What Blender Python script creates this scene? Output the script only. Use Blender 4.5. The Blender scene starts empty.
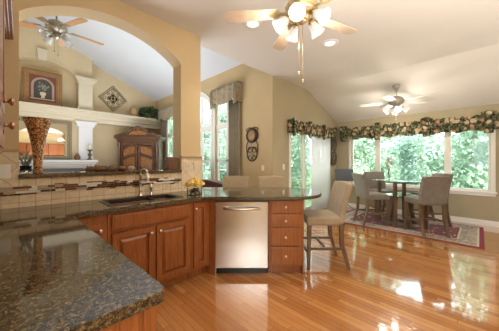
import bpy, bmesh, math, random
from mathutils import Vector, Matrix
from mathutils.geometry import tessellate_polygon
random.seed(7)
C = bpy.context.scene.collection
SC = bpy.context.scene
S2 = math.sqrt(.5)
PI = math.pi
def R(d): return math.radians(d)
def LD(lat, d):                      # bar frame: lateral / depth along the 45 degree bar front
    return (S2*(d+lat), S2*(d-lat))

# ------------------------------------------------------------------ camera
cam = bpy.data.cameras.new('camera'); camo = bpy.data.objects.new('camera', cam); C.objects.link(camo)
cam.sensor_width = 36; cam.lens = 36*230.5/499; cam.shift_y = -4.3/499; cam.clip_start = .02
camo.location = (0, 0, 1.312); camo.rotation_euler = (R(90), 0, R(-45))
SC.camera = camo
# ------------------------------------------------------------------ light and exposure
SC.view_settings.view_transform = 'Standard'; SC.view_settings.look = 'None'
SC.view_settings.gamma = 1; SC.view_settings.use_curve_mapping = False
SC.view_settings.exposure = 0.5
w = bpy.data.worlds.new('sky'); SC.world = w; w.use_nodes = True
bg = w.node_tree.nodes['Background']; bg.inputs[0].default_value = (.86, .95, 1, 1); bg.inputs[1].default_value = 5.8
def lamp(name, kind, loc, energy, col=(1, 1, 1), rot=(0, 0, 0), **kw):
    l = bpy.data.lights.new(name, kind); l.energy = energy; l.color = col
    for k, v in kw.items(): setattr(l, k, v)
    o = bpy.data.objects.new(name, l); C.objects.link(o); o.location = loc; o.rotation_euler = rot
    return o
lamp('sun', 'SUN', (0, 0, 20), 10, (1, .96, .88), (R(38), 0, R(-40)), angle=R(3))
WARM = (1, .90, .76)
lamp('kitchen_bounce', 'AREA', (1.6, -.9, 1.7), 70, (1, .94, .86), (R(180), 0, 0), size=2.4)
lamp('dining_bounce', 'AREA', (4.6, -1.2, 1.6), 12, (1, .95, .9), (R(180), 0, 0), size=2.4)
lamp('family_bounce', 'AREA', (1.2, 5.6, 1.0), 92, (.95, .97, 1), (R(180), 0, 0), size=2.6)
lamp('room_fill', 'AREA', (-1.5, -1.7, 2.2), 45, (1, .95, .88), (R(72), 0, R(-50)), size=1.6)

# ------------------------------------------------------------------ materials
def mat(name, base=(.8, .8, .8), rough=.5, metal=0, **kw):
    m = bpy.data.materials.new(name); m.use_nodes = True
    b = m.node_tree.nodes['Principled BSDF']
    b.inputs['Base Color'].default_value = (*base, 1); b.inputs['Roughness'].default_value = rough; b.inputs['Metallic'].default_value = metal
    for k, v in kw.items(): b.inputs[k].default_value = v
    return m
class NT:
    def __init__(s, m): s.m = m; s.t = m.node_tree; s.b = s.t.nodes['Principled BSDF']
    def n(s, typ, **kw):
        nd = s.t.nodes.new(typ)
        for k, v in kw.items():
            if k.startswith('i_'):
                key = k[2:]; key = int(key) if key.isdigit() else key.replace('_', ' ')
                nd.inputs[key].default_value = v
            else: setattr(nd, k, v)
        return nd
    def l(s, a, b): s.t.links.new(a, b)
    def coord(s, scale=(1, 1, 1), rot=(0, 0, 0), loc=(0, 0, 0)):
        tc = s.n('ShaderNodeTexCoord'); mp = s.n('ShaderNodeMapping')
        mp.inputs['Scale'].default_value = scale; mp.inputs['Rotation'].default_value = rot; mp.inputs['Location'].default_value = loc
        s.l(tc.outputs['Object'], mp.inputs['Vector']); return mp.outputs['Vector']
    def ramp(s, fac, stops, interp='LINEAR'):
        r = s.n('ShaderNodeValToRGB'); cr = r.color_ramp; cr.interpolation = interp
        while len(cr.elements) < len(stops): cr.elements.new(.5)
        for e, (p, c) in zip(cr.elements, stops): e.position = p; e.color = (*c, 1)
        s.l(fac, r.inputs['Fac']); return r.outputs['Color']
    def mix(s, fac, a, b, mode='MIX'):
        x = s.n('ShaderNodeMix', data_type='RGBA', blend_type=mode)
        for sock, v in ((x.inputs['Factor'], fac), (x.inputs['A'], a), (x.inputs['B'], b)):
            if isinstance(v, (int, float)): sock.default_value = v
            elif isinstance(v, tuple): sock.default_value = (*v, 1)
            else: s.l(v, sock)
        return x.outputs['Result']
    def bump(s, h, st=.3, dist=.01):
        b = s.n('ShaderNodeBump', i_Strength=st, i_Distance=dist); s.l(h, b.inputs['Height']); s.l(b.outputs['Normal'], s.b.inputs['Normal'])
    def col(s, c): s.l(c, s.b.inputs['Base Color'])
    def noise(s, vec, scale, detail=3, rough=.5, dist=0):
        n = s.n('ShaderNodeTexNoise', i_Scale=scale, i_Detail=detail, i_Roughness=rough, i_Distortion=dist); s.l(vec, n.inputs['Vector']); return n

def paint(name, c, var=.05):
    m = mat(name, c, .75); t = NT(m); v = t.coord(); n = t.noise(v, 1.7, 4)
    t.col(t.ramp(n.outputs['Fac'], [(.3, tuple(x*(1-var) for x in c)), (.7, tuple(min(1, x*(1+var)) for x in c))]))
    n2 = t.noise(v, 180, 2); t.bump(n2.outputs['Fac'], .08, .002); return m
M = {}
M['gold'] = paint('gold_wall_paint', (.60, .47, .27))
M['daylit'] = paint('daylight_tinted_wall_paint', (.42, .36, .24))  # olive cast of daylight on the wall paint, put into its colour
M['cream'] = paint('cream_wall_paint', (.72, .60, .39))
M['ceiling'] = paint('ceiling_paint', (.76, .73, .70), .015)
M['vault'] = paint('vault_paint', (.68, .72, .78), .015)
M['trim'] = mat('white_trim', (.86, .84, .80), .4)
M['moulding'] = mat('cream_moulding', (.74, .67, .52), .45)
M['mantel'] = mat('white_mantel', (.86, .88, .92), .4)

def wood(name, a, b, c, rough=.35, sc=(14, 14, 1.6), coat=.3):
    m = mat(name, a, rough); t = NT(m); v = t.coord(sc)
    n = t.noise(v, 2.2, 6, .6, .6); n2 = t.noise(t.coord((60, 60, 4)), 3, 3)
    col = t.ramp(n.outputs['Fac'], [(.25, a), (.5, b), (.72, c)])
    col = t.mix(.4, col, t.ramp(n2.outputs['Fac'], [(.35, tuple(x*.45 for x in a)), (.6, c)]), 'MULTIPLY')
    t.col(col); t.bump(n2.outputs['Fac'], .1, .001); t.b.inputs['Coat Weight'].default_value = coat; t.b.inputs['Coat Roughness'].default_value = .15
    return m
M['oak'] = wood('oak_cabinet', (.24, .082, .021), (.38, .138, .038), (.50, .20, .062), sc=(26, 26, 2.2))
M['dark_oak'] = wood('dark_oak', (.10, .03, .01), (.16, .05, .016), (.22, .075, .024))
M['walnut'] = wood('walnut', (.12, .07, .038), (.20, .12, .068), (.27, .17, .10))
M['armoire'] = wood('armoire_wood', (.11, .05, .03), (.20, .095, .055), (.32, .18, .115))
M['burl'] = wood('armoire_burl', (.20, .075, .02), (.42, .19, .055), (.62, .34, .12), sc=(9, 9, 9))
M['blade_oak'] = wood('fan_blade_oak', (.42, .22, .08), (.52, .29, .12), (.6, .36, .16), sc=(10, 10, 10))
M['blade_pale'] = wood('fan_blade_maple', (.62, .49, .36), (.70, .57, .44), (.76, .64, .52), sc=(10, 10, 10))
M['blade_white'] = mat('fan_blade_white', (.85, .84, .82), .4)

# floor: oak strip boards running along Y
m = mat('oak_strip_floor', (.5, .25, .1), .12); t = NT(m)
tc = t.n('ShaderNodeTexCoord'); sx = t.n('ShaderNodeSeparateXYZ'); t.l(tc.outputs['Object'], sx.inputs[0])
dv = t.n('ShaderNodeMath', operation='DIVIDE', i_1=.057); t.l(sx.outputs[0], dv.inputs[0]); fl_ = t.n('ShaderNodeMath', operation='FLOOR'); t.l(dv.outputs[0], fl_.inputs[0])
wn = t.n('ShaderNodeTexWhiteNoise', noise_dimensions='1D'); t.l(fl_.outputs[0], wn.inputs['W'])
sh = t.n('ShaderNodeMath', operation='MULTIPLY_ADD', i_1=7.3); t.l(wn.outputs['Value'], sh.inputs[0]); t.l(sx.outputs[1], sh.inputs[2])
cb = t.n('ShaderNodeCombineXYZ'); t.l(sh.outputs[0], cb.inputs[0]); t.l(sx.outputs[0], cb.inputs[1])
br = t.n('ShaderNodeTexBrick', offset=0, squash=1, i_Scale=1, i_Mortar_Size=.0014, i_Mortar_Smooth=.3, i_Bias=0, i_Brick_Width=1.05, i_Row_Height=.057)
br.inputs['Color1'].default_value = (.0, .0, .0, 1); br.inputs['Color2'].default_value = (1, 1, 1, 1); br.inputs['Mortar'].default_value = (.5, .5, .5, 1)
t.l(cb.outputs[0], br.inputs['Vector'])
board = t.ramp(br.outputs['Color'], [(0, (.40, .160, .044)), (.35, (.48, .205, .062)), (.65, (.53, .24, .076)), (1, (.59, .29, .10))])
gr = t.noise(t.coord((60, 2.2, 1)), 3, 5, .6, .5)
board = t.mix(.6, board, t.ramp(gr.outputs['Fac'], [(.3, (.60, .50, .42)), (.62, (1, 1, 1))]), 'MULTIPLY')
t.col(t.mix(br.outputs['Fac'], board, (.13, .05, .018)))
big = t.noise(t.coord((9, .7, 1)), 1, 1)
ad = t.n('ShaderNodeMath', operation='MULTIPLY_ADD', i_1=-1.0); t.l(br.outputs['Fac'], ad.inputs[0]); t.l(big.outputs['Fac'], ad.inputs[2])
fr_ = t.n('ShaderNodeMath', operation='FRACT'); t.l(dv.outputs[0], fr_.inputs[0]); fs_ = t.n('ShaderNodeMath', operation='SUBTRACT', i_1=.5); t.l(fr_.outputs[0], fs_.inputs[0])
fq_ = t.n('ShaderNodeMath', operation='MULTIPLY'); t.l(fs_.outputs[0], fq_.inputs[0]); t.l(fs_.outputs[0], fq_.inputs[1])
fa_ = t.n('ShaderNodeMath', operation='MULTIPLY_ADD', i_1=-1.3); t.l(fq_.outputs[0], fa_.inputs[0]); t.l(ad.outputs[0], fa_.inputs[2])
t.bump(fa_.outputs[0], .13, .003)
t.b.inputs['Coat Weight'].default_value = 1; t.b.inputs['Coat Roughness'].default_value = .04; t.b.inputs['Coat IOR'].default_value = 1.6
M['floor'] = m

# granite
m = mat('brown_granite', (.05, .04, .03), .06); t = NT(m); v = t.coord()
vo = t.n('ShaderNodeTexVoronoi', i_Scale=190); t.l(v, vo.inputs['Vector'])
n1 = t.noise(v, 85, 4, .7); n2 = t.noise(v, 300, 3)
c = t.ramp(n1.outputs['Fac'], [(.36, (.004, .004, .003)), (.44, (.030, .023, .013)), (.53, (.090, .064, .032)), (.66, (.21, .155, .08))])
c = t.mix(t.ramp(n2.outputs['Fac'], [(.60, (0, 0, 0)), (.70, (1, 1, 1))]), c, (.34, .28, .19))
c = t.mix(t.ramp(vo.outputs['Color'], [(.72, (0, 0, 0)), (.8, (.8, .8, .8))]), c, (.014, .014, .012))
t.col(c); t.b.inputs['Specular IOR Level'].default_value = .75; M['granite'] = m

# travertine wall tile (object x, z plane)
def tile(name, size, diag=False, a=(.70, .58, .40), b=(.80, .68, .50)):
    m = mat(name, a, .4); t = NT(m)
    v = t.coord((1, 1, 1), (R(90), 0, 0)) if not diag else t.coord((1, 1, 1), (R(90), 0, 0))
    if diag:
        mp = t.n('ShaderNodeMapping'); mp.inputs['Rotation'].default_value = (0, 0, R(45)); t.l(v, mp.inputs['Vector']); v = mp.outputs['Vector']
    br = t.n('ShaderNodeTexBrick', offset=0, squash=1, i_Scale=1, i_Mortar_Size=.0025, i_Mortar_Smooth=.3, i_Brick_Width=size, i_Row_Height=size)
    br.inputs['Color1'].default_value = (*a, 1); br.inputs['Color2'].default_value = (*b, 1); br.inputs['Mortar'].default_value = (.40, .30, .18, 1)
    t.l(v, br.inputs['Vector'])
    n = t.noise(t.coord(), 22, 5, .6)
    t.col(t.mix(.5, br.outputs['Color'], t.ramp(n.outputs['Fac'], [(.3, (.72, .66, .58)), (.6, (1, 1, 1))]), 'MULTIPLY'))
    inv = t.n('ShaderNodeMath', operation='SUBTRACT', i_0=1.0); t.l(br.outputs['Fac'], inv.inputs[1]); t.bump(inv.outputs[0], .35, .003)
    return m
M['tile'] = tile('travertine_tile', .106)
M['tile_diag'] = tile('travertine_diagonal_tile', .15, True)
M['slate_tile'] = tile('slate_blue_tile', .3, False, (.16, .25, .36), (.26, .36, .48))
M['mos_dark'] = mat('mosaic_dark', (.045, .022, .015), .2); M['mos_brown'] = mat('mosaic_brown', (.15, .065, .035), .2)
M['mos_tan'] = mat('mosaic_tan', (.50, .38, .24), .25); M['mos_pale'] = mat('mosaic_pale', (.80, .76, .68), .15)
M['mos_grey'] = mat('mosaic_grey', (.36, .33, .28), .15)

m = mat('stainless_steel', (.64, .65, .66), .24, 1); t = NT(m); n = t.noise(t.coord((3, 3, 400)), 3, 2); t.bump(n.outputs['Fac'], .05, .001); t.b.inputs['Anisotropic'].default_value = .7; M['steel'] = m
M['nickel'] = mat('brushed_nickel', (.62, .58, .52), .25, 1)
M['knob'] = mat('knob_nickel', (.75, .66, .55), .3, 1)
M['copper'] = mat('knob_bronze', (.55, .36, .25), .3, 1)
M['black'] = mat('black_plastic', (.015, .015, .016), .35)
M['sink'] = mat('dark_composite', (.022, .017, .013), .35)
M['brass'] = mat('antique_brass', (.66, .52, .30), .35, 1)
M['pewter'] = mat('pewter', (.40, .36, .30), .35, .9)
M['white_metal'] = mat('white_metal', (.50, .48, .45), .35, .5)
M['iron'] = mat('wrought_iron', (.07, .05, .04), .5, .6)
M['plate_white'] = mat('white_plate', (.85, .83, .78), .4)
M['slate'] = mat('slate_grey', (.075, .085, .10), .5)
def emis(name, col, st):
    m = mat(name, col, .4); b = m.node_tree.nodes['Principled BSDF']; b.inputs['Emission Color'].default_value = (*col, 1); b.inputs['Emission Strength'].default_value = st; return m
M['shade_glow'] = emis('lit_glass_shade', (1, .96, .90), .32); M['shade_glow'].node_tree.nodes['Principled BSDF'].inputs['Base Color'].default_value = (.42, .40, .36, 1)
M['bulb'] = emis('lit_can_lens', (1, .94, .84), 1.5)
M['shade_off'] = mat('clear_glass_shade', (.92, .92, .91), .2, 0, **{'Transmission Weight': .5})
def glassy(name, tint=(1, 1, 1), refl=1.0):
    m = bpy.data.materials.new(name); m.use_nodes = True; nt = m.node_tree; nt.nodes.clear()
    o = nt.nodes.new('ShaderNodeOutputMaterial'); mx = nt.nodes.new('ShaderNodeMixShader'); tr = nt.nodes.new('ShaderNodeBsdfTransparent'); gl = nt.nodes.new('ShaderNodeBsdfGlossy')
    tr.inputs[0].default_value = (*tint, 1); gl.inputs['Roughness'].default_value = .02
    fr = nt.nodes.new('ShaderNodeFresnel'); fr.inputs[0].default_value = 1.45
    mu = nt.nodes.new('ShaderNodeMath'); mu.operation = 'MULTIPLY'; mu.inputs[1].default_value = refl
    nt.links.new(fr.outputs[0], mu.inputs[0]); nt.links.new(mu.outputs[0], mx.inputs[0]); nt.links.new(tr.outputs[0], mx.inputs[1]); nt.links.new(gl.outputs[0], mx.inputs[2]); nt.links.new(mx.outputs[0], o.inputs[0])
    return m
M['pane'] = glassy('window_glass', (.96, 1, .99), .6)
M['table_glass'] = glassy('table_glass', (.97, .99, .985), 2.2)
M['mirror'] = mat('mirror_glass', (.74, .74, .72), .01, 1)

def fabric(name, a, b, sc=120, bumpst=.25):
    m = mat(name, a, .9); t = NT(m); v = t.coord(); n = t.noise(v, sc, 3, .6); n2 = t.noise(v, 9, 3)
    t.col(t.mix(.35, t.ramp(n.outputs['Fac'], [(.35, a), (.65, b)]), t.ramp(n2.outputs['Fac'], [(.35, a), (.65, b)])))
    t.bump(n.outputs['Fac'], bumpst, .002); t.b.inputs['Sheen Weight'].default_value = .25; return m
M['beige'] = fabric('beige_upholstery', (.25, .185, .11), (.37, .285, .185))
M['taupe'] = fabric('taupe_upholstery', (.14, .12, .10), (.26, .225, .19))
M['curtain'] = fabric('sage_curtain', (.27, .24, .17), (.38, .34, .26))
M['brocade'] = fabric('brocade_valance', (.24, .19, .12), (.44, .37, .25), 20)
M['sheer'] = mat('white_sheer', (.85, .86, .86), .9)
M['red_fabric'] = fabric('oxblood_upholstery', (.10, .018, .014), (.16, .03, .024))

# floral
m = mat('floral_chintz', (.05, .05, .03), .9); t = NT(m); v = t.coord()
wn = t.noise(v, 7, 3); vv = t.mix(.10, v, wn.outputs['Color'])
vo = t.n('ShaderNodeTexVoronoi', i_Scale=10.5, i_Randomness=1); t.l(vv, vo.inputs['Vector'])
pet = t.noise(v, 34, 4, .65)
su = t.n('ShaderNodeMath', operation='MULTIPLY_ADD', i_1=.34, i_2=-.17); t.l(pet.outputs['Fac'], su.inputs[0])
di = t.n('ShaderNodeMath', operation='ADD'); t.l(vo.outputs['Distance'], di.inputs[0]); t.l(su.outputs[0], di.inputs[1])
fl = t.ramp(vo.outputs['Color'], [(0, (.56, .28, .18)), (.26, (.62, .48, .32)), (.5, (.46, .16, .11)), (.60, (.30, .26, .16)), (.78, (.60, .50, .38))], 'CONSTANT')
fl = t.mix(.6, fl, t.ramp(pet.outputs['Fac'], [(.38, (.35, .30, .26)), (.58, (1, 1, 1))]), 'MULTIPLY')
mk = t.ramp(di.outputs[0], [(.36, (1, 1, 1)), (.44, (0, 0, 0))])
gn = t.noise(v, 20, 3); back = t.ramp(gn.outputs['Fac'], [(.42, (.020, .018, .012)), (.56, (.10, .12, .05)), (.66, (.24, .21, .12))])
t.col(t.mix(mk, back, fl)); M['floral'] = m
# beads vase
m = mat('amber_mosaic', (.4, .15, .03), .12); t = NT(m); v = t.coord(); vo = t.n('ShaderNodeTexVoronoi', i_Scale=120); t.l(v, vo.inputs['Vector'])
t.col(t.ramp(vo.outputs['Color'], [(0, (.10, .03, .008)), (.3, (.36, .13, .03)), (.5, (.60, .30, .09)), (.68, (.75, .52, .25)), (.82, (.22, .07, .02))], 'CONSTANT'))
vb = t.n('ShaderNodeTexVoronoi', i_Scale=120, feature='DISTANCE_TO_EDGE'); t.l(v, vb.inputs['Vector']); t.bump(vb.outputs['Distance'], .5, .01); M['amber'] = m
M['gilt'] = wood('gilt_frame', (.22, .10, .035), (.44, .25, .09), (.68, .46, .22), sc=(30, 30, 30), coat=.5)
M['mirror_frame'] = wood('silvered_frame', (.24, .18, .12), (.40, .33, .24), (.58, .50, .40), sc=(30, 30, 30))
M['crimson_mat'] = mat('crimson_mat', (.20, .075, .05), .8)
M['pink_stone'] = mat('painted_rose_arch', (.46, .31, .27), .8); M['deep_paint'] = mat('painted_dark_ground', (.09, .075, .06), .8)
M['bouquet'] = mat('painted_bouquet', (.26, .28, .24), .8); M['urn'] = mat('painted_urn', (.72, .62, .50), .8)
M['terracotta'] = mat('tan_ceramic', (.50, .34, .18), .5)
M['yellow'] = mat('yellow_petals', (.80, .52, .10), .7); M['yellow2'] = mat('pale_yellow_petals', (.86, .66, .24), .7)
M['clear'] = mat('clear_vase_glass', (.9, .93, .92), .03, 0, **{'Transmission Weight': 1.0, 'IOR': 1.3})
M['pebble'] = mat('dark_pebbles', (.16, .10, .06), .5)
M['pinecone'] = mat('dried_cone_brown', (.19, .105, .06), .8); M['dried_white'] = mat('dried_white', (.72, .66, .58), .8)
M['leather'] = mat('carved_brown_wood', (.20, .10, .05), .6)
M['candle'] = mat('ivory_wax', (.80, .74, .62), .6)
M['pinkleaf'] = mat('dried_pink_blossom', (.55, .33, .30), .8)
M['stem'] = mat('stem_brown', (.16, .12, .08), .8)
M['bark'] = mat('bark', (.26, .23, .18), .9)
def leafm(name, a, b, tr=.35):
    m = mat(name, a, .6); t = NT(m); oi = t.noise(t.coord(), 2.2, 3); c = t.ramp(oi.outputs['Fac'], [(.35, a), (.65, b)]); t.col(c)
    tl = t.n('ShaderNodeBsdfTranslucent'); t.l(c, tl.inputs['Color']); mx = t.n('ShaderNodeMixShader', i_0=tr)
    out = t.t.nodes['Material Output']; t.l(t.b.outputs[0], mx.inputs[1]); t.l(tl.outputs[0], mx.inputs[2]); t.l(mx.outputs[0], out.inputs[0]); return m
M['leafA'] = leafm('pale_leaves', (.32, .43, .33), (.52, .62, .51)); M['leafB'] = leafm('mid_leaves', (.23, .34, .25), (.42, .53, .42)); M['leafC'] = leafm('cool_leaves', (.36, .47, .41), (.56, .66, .59))
M['ivy'] = leafm('ivy_leaves', (.035, .08, .025), (.12, .20, .07), .15)
M['agave'] = leafm('grey_green_blades', (.26, .29, .22), (.50, .52, .42), .1)
M['blind'] = leafm('white_blind', (.90, .90, .92), (.94, .94, .96), .5)
m = mat('lawn_grass', (.2, .32, .12), .9); t = NT(m); n = t.noise(t.coord(), 5, 4); t.col(t.ramp(n.outputs['Fac'], [(.3, (.16, .28, .10)), (.7, (.3, .42, .18))])); M['lawn'] = m

# ------------------------------------------------------------------ mesh builder
class MB:
    def __init__(s): s.v = []; s.f = []; s.mi = []; s.sm = []; s.m = 0; s.x = Matrix()
    def add(s, vs, fs, smooth=False):
        o = len(s.v); s.v += [tuple(s.x @ Vector(p)) for p in vs]
        for f in fs: s.f.append(tuple(o+i for i in f)); s.mi.append(s.m); s.sm.append(smooth)
        return s
    def box(s, x0, x1, y0, y1, z0, z1):
        return s.add([(x0, y0, z0), (x1, y0, z0), (x1, y1, z0), (x0, y1, z0), (x0, y0, z1), (x1, y0, z1), (x1, y1, z1), (x0, y1, z1)],
                     [(3, 2, 1, 0), (4, 5, 6, 7), (0, 1, 5, 4), (1, 2, 6, 5), (2, 3, 7, 6), (3, 0, 4, 7)])
    def bar(s, p, q, w, h=None, up=(0, 0, 1)):           # rectangular bar from p to q
        h = h or w; p = Vector(p); q = Vector(q); d = (q-p).normalized(); u = Vector(up)
        if abs(d.dot(u)) > .95: u = Vector((0, 1, 0))
        a = d.cross(u).normalized()*w/2; b = a.cross(d).normalized()*h/2
        return s.add([p-a-b, p+a-b, p+a+b, p-a+b, q-a-b, q+a-b, q+a+b, q-a+b], [(3, 2, 1, 0), (4, 5, 6, 7), (0, 1, 5, 4), (1, 2, 6, 5), (2, 3, 7, 6), (3, 0, 4, 7)])
    def leg(s, p, q, w0, w1):                             # tapered square leg
        p = Vector(p); q = Vector(q); vs = []
        for c, wd in ((p, w0), (q, w1)): vs += [c+Vector((a*wd/2, b*wd/2, 0)) for a, b in ((-1, -1), (1, -1), (1, 1), (-1, 1))]
        return s.add(vs, [(0, 1, 2, 3), (7, 6, 5, 4), (0, 4, 5, 1), (1, 5, 6, 2), (2, 6, 7, 3), (3, 7, 4, 0)])
    def tube(s, pts, r, n=8, cap=True):
        pts = [Vector(p) for p in pts]; rs = r if isinstance(r, (list, tuple)) else [r]*len(pts); vs = []; pa = None
        for i, p in enumerate(pts):
            d = (pts[min(i+1, len(pts)-1)]-pts[max(i-1, 0)]).normalized()
            if pa is None: pa = d.orthogonal().normalized()
            pa = (pa-d*pa.dot(d)).normalized(); pb = d.cross(pa)
            vs += [p+(pa*math.cos(2*PI*k/n)+pb*math.sin(2*PI*k/n))*rs[i] for k in range(n)]
        fs = [(i*n+k, i*n+(k+1) % n, (i+1)*n+(k+1) % n, (i+1)*n+k) for i in range(len(pts)-1) for k in range(n)]
        if cap: fs += [tuple(range(n-1, -1, -1)), tuple(range((len(pts)-1)*n, len(pts)*n))]
        return s.add(vs, fs, True)
    def lathe(s, prof, n=20, c=(0, 0, 0), sx=1, sy=1):
        vs = []; cx, cy, cz = c
        for r, z in prof: vs += [(cx+r*sx*math.cos(2*PI*k/n), cy+r*sy*math.sin(2*PI*k/n), cz+z) for k in range(n)]
        fs = [(i*n+k, i*n+(k+1) % n, (i+1)*n+(k+1) % n, (i+1)*n+k) for i in range(len(prof)-1) for k in range(n)]
        if prof[0][0] > 1e-5: fs.append(tuple(range(n-1, -1, -1)))
        if prof[-1][0] > 1e-5: fs.append(tuple(range((len(prof)-1)*n, len(prof)*n)))
        return s.add(vs, fs, True)
    def ball(s, c, r, n=10, m=7, sc=(1, 1, 1)):
        vs = []; fs = []
        for i in range(m+1):
            a = PI*i/m
            vs += [(c[0]+r*sc[0]*math.sin(a)*math.cos(2*PI*k/n), c[1]+r*sc[1]*math.sin(a)*math.sin(2*PI*k/n), c[2]+r*sc[2]*math.cos(a)) for k in range(n)]
        fs = [(i*n+k, (i+1)*n+k, (i+1)*n+(k+1) % n, i*n+(k+1) % n) for i in range(m) for k in range(n)]
        return s.add(vs, fs, True)
    def slab(s, outer, holes, fn, w0, w1):               # 2D polygon with holes, thickness w0..w1
        loops = [outer]+list(holes); flat = [p for L in loops for p in L]; n = len(flat)
        tri = tessellate_polygon([[Vector((p[0], p[1], 0)) for p in L] for L in loops])
        vs = [fn(p[0], p[1], w0) for p in flat]+[fn(p[0], p[1], w1) for p in flat]
        fs = [tuple(t) for t in tri]+[tuple(i+n for i in reversed(t)) for t in tri]; o = 0
        for L in loops:
            k = len(L); fs += [(o+i, o+(i+1) % k, n+o+(i+1) % k, n+o+i) for i in range(k)]; o += k
        return s.add(vs, fs)
    def grid(s, fn, nu, nv, smooth=True):
        vs = [fn(i/nu, j/nv) for j in range(nv+1) for i in range(nu+1)]
        return s.add(vs, [(j*(nu+1)+i, j*(nu+1)+i+1, (j+1)*(nu+1)+i+1, (j+1)*(nu+1)+i) for j in range(nv) for i in range(nu)], smooth)
    def build(s, name, mats, parent=None, bevel=0, seg=2, recalc=True):
        me = bpy.data.meshes.new(name); me.from_pydata(s.v, [], s.f)
        for m_ in (mats if isinstance(mats, (list, tuple)) else [mats]): me.materials.append(M[m_] if isinstance(m_, str) else m_)
        for p, i, sm in zip(me.polygons, s.mi, s.sm): p.material_index = i; p.use_smooth = sm
        if recalc:
            bm = bmesh.new(); bm.from_mesh(me); bmesh.ops.recalc_face_normals(bm, faces=bm.faces); bm.to_mesh(me); bm.free()
        o = bpy.data.objects.new(name, me); C.objects.link(o)
        if parent: o.parent = parent
        if bevel:
            b = o.modifiers.new('bevel', 'BEVEL'); b.width = bevel; b.segments = seg; b.limit_method = 'ANGLE'; b.angle_limit = R(40)
        return o
def mapX(X): return lambda u, v, w_: (X+w_, u, v)        # plane X = const, u = Y
def mapY(Y): return lambda u, v, w_: (u, Y+w_, v)        # plane Y = const, u = X
def mapZ(u, v, w_): return (u, v, w_)
def thing(name, label, cat, loc=(0, 0, 0), rz=0, group=None, kind=None):
    o = bpy.data.objects.new(name, None); C.objects.link(o); o.empty_display_size = .05
    o.location = loc; o.rotation_euler = (0, 0, R(rz)); return tag(o, label, cat, group, kind)
def tag(o, label, cat, group=None, kind=None):
    o['label'] = label; o['category'] = cat
    if group: o['group'] = group
    if kind: o['kind'] = kind
    return o
def struct(o, label, cat): return tag(o, label, cat, None, 'structure')
def part_struct(o): o['kind'] = 'structure'; return o
def dup(root, loc, rz, label=None):
    r = root.copy(); C.objects.link(r); r.location = loc; r.rotation_euler = (0, 0, R(rz))
    if label: r['label'] = label
    for ch in list(root.children):
        c = ch.copy(); C.objects.link(c); c.parent = r
        for g in ch.children:
            d = g.copy(); C.objects.link(d); d.parent = c
    return r
def rect(x0, x1, y0, y1): return [(x0, y0), (x1, y0), (x1, y1), (x0, y1)]
def arc(cx, cy, rx, ry, a0, a1, n): return [(cx+rx*math.cos(R(a0+(a1-a0)*i/n)), cy+ry*math.sin(R(a0+(a1-a0)*i/n))) for i in range(n+1)]

# ------------------------------------------------------------------ setting
WL, YS, YB, XC, XD, ZK = -.36, 2.825, 3.043, 3.718, 6.72, 3.086   # left wall, sink wall, its back / patio wall, outside corner, dining wall, kitchen ceiling
XK, ZD = 5.11, 2.456                                            # ceiling crease, dining wall height
YF, YR = 8.79, -2.2
def zv(x): return 3.61+.396*(XC-x)
b = MB(); b.slab([(-2.7, YR), (XD+.1, YR), (XD+.1, YB+.1), (XC+.1, YB+.1), (XC+.1, YF+.1), (-1.6, YF+.1), (-1.6, YB), (-2.7, YB)], [], mapZ, -.1, 0)
struct(b.build('floor', 'floor'), 'glossy honey oak strip floor running through kitchen and dining area', 'floor')
b = MB(); b.slab([(-2.8, ZK), (XK, ZK), (XD+.15, ZK-(XD+.15-XK)*.392), (XD+.15, ZK+.4), (-2.8, ZK+.4)], [], mapY(0), YR-.1, YB)
struct(b.build('ceiling', 'ceiling'), 'off-white kitchen ceiling sloping down over the dining table', 'ceiling')
b = MB(); b.slab([(-1.6, zv(-1.6)), (XC+.15, zv(XC+.15)), (XC+.15, zv(XC)+.2), (-1.6, zv(-1.6)+.3)], [], mapY(0), YB-.03, YF+.1)
struct(b.build('ceiling_vault', 'vault'), 'bluish white vaulted ceiling over the family room', 'ceiling')
# sink wall with its arched opening
o_arch = arc(.765, 1.68, 1.215, 1.215, 39, 141, 28)
hole = [(0, 1.165), (1.53, 1.165)]+[(min(1.53, max(0, x)), z) for x, z in o_arch]
b = MB(); b.slab([(WL-.1, 0), (1.834, 0), (1.834, ZK), (WL-.1, ZK)], [hole], mapY(YS), 0, YB-YS)
wall_sink = struct(b.build('wall_sink', 'gold'), 'gold painted wall with wide arched opening above the sink', 'wall')
b = MB(); b.box(WL-.1, XC, YB-.1, YB-.02, ZK+.4, 5.3)
part_struct(b.build('upper_wall', 'cream', wall_sink))
# tile on it
b = MB(); b.box(WL, 1.53, YS-.012, YS, .905, 1.163); part_struct(b.build('tile_backsplash', 'tile', wall_sink))
b = MB(); b.box(WL, -.004, YS-.013, YS, 1.1, 1.40); b.box(1.534, 1.834, YS-.013, YS, .905, 1.36); b.box(1.834, 1.847, YS-.013, YB, .905, 1.36); part_struct(b.build('diagonal_tile', 'tile_diag', wall_sink))
b = MB(); b.box(1.53, 1.85, YS-.022, YS, 1.355, 1.385); b.box(1.834, 1.852, YS, YB, 1.355, 1.385); b.box(WL, 0, YS-.02, YS, 1.395, 1.415)
for k in range(14): b.ball((1.545+k*.022, YS-.022, 1.37), .009, 6, 4)
part_struct(b.build('tile_border', 'mos_tan', wall_sink))
b = MB(); rows = [(1.026, .010), (1.043, .018), (1.063, .018), (1.083, .018), (1.100, .010)]
for k, (z, h) in enumerate(rows):
    x = WL+random.random()*.05
    while x < 1.84:
        ln = random.choice((.035, .055, .07, .09, .12))
        on = random.random() < .35 if k in (0, 4) else True
        if on and x+ln < 1.53:
            b.m = random.choices((0, 1, 2, 3, 4), (4, 4, 1.5, 4, 2) if k in (1, 2, 3) else (6, 4, .5, .5, .5))[0]
            b.box(x, x+ln-.003, YS-.02, YS-.012, z-h/2, z+h/2)
        x += ln
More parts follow.
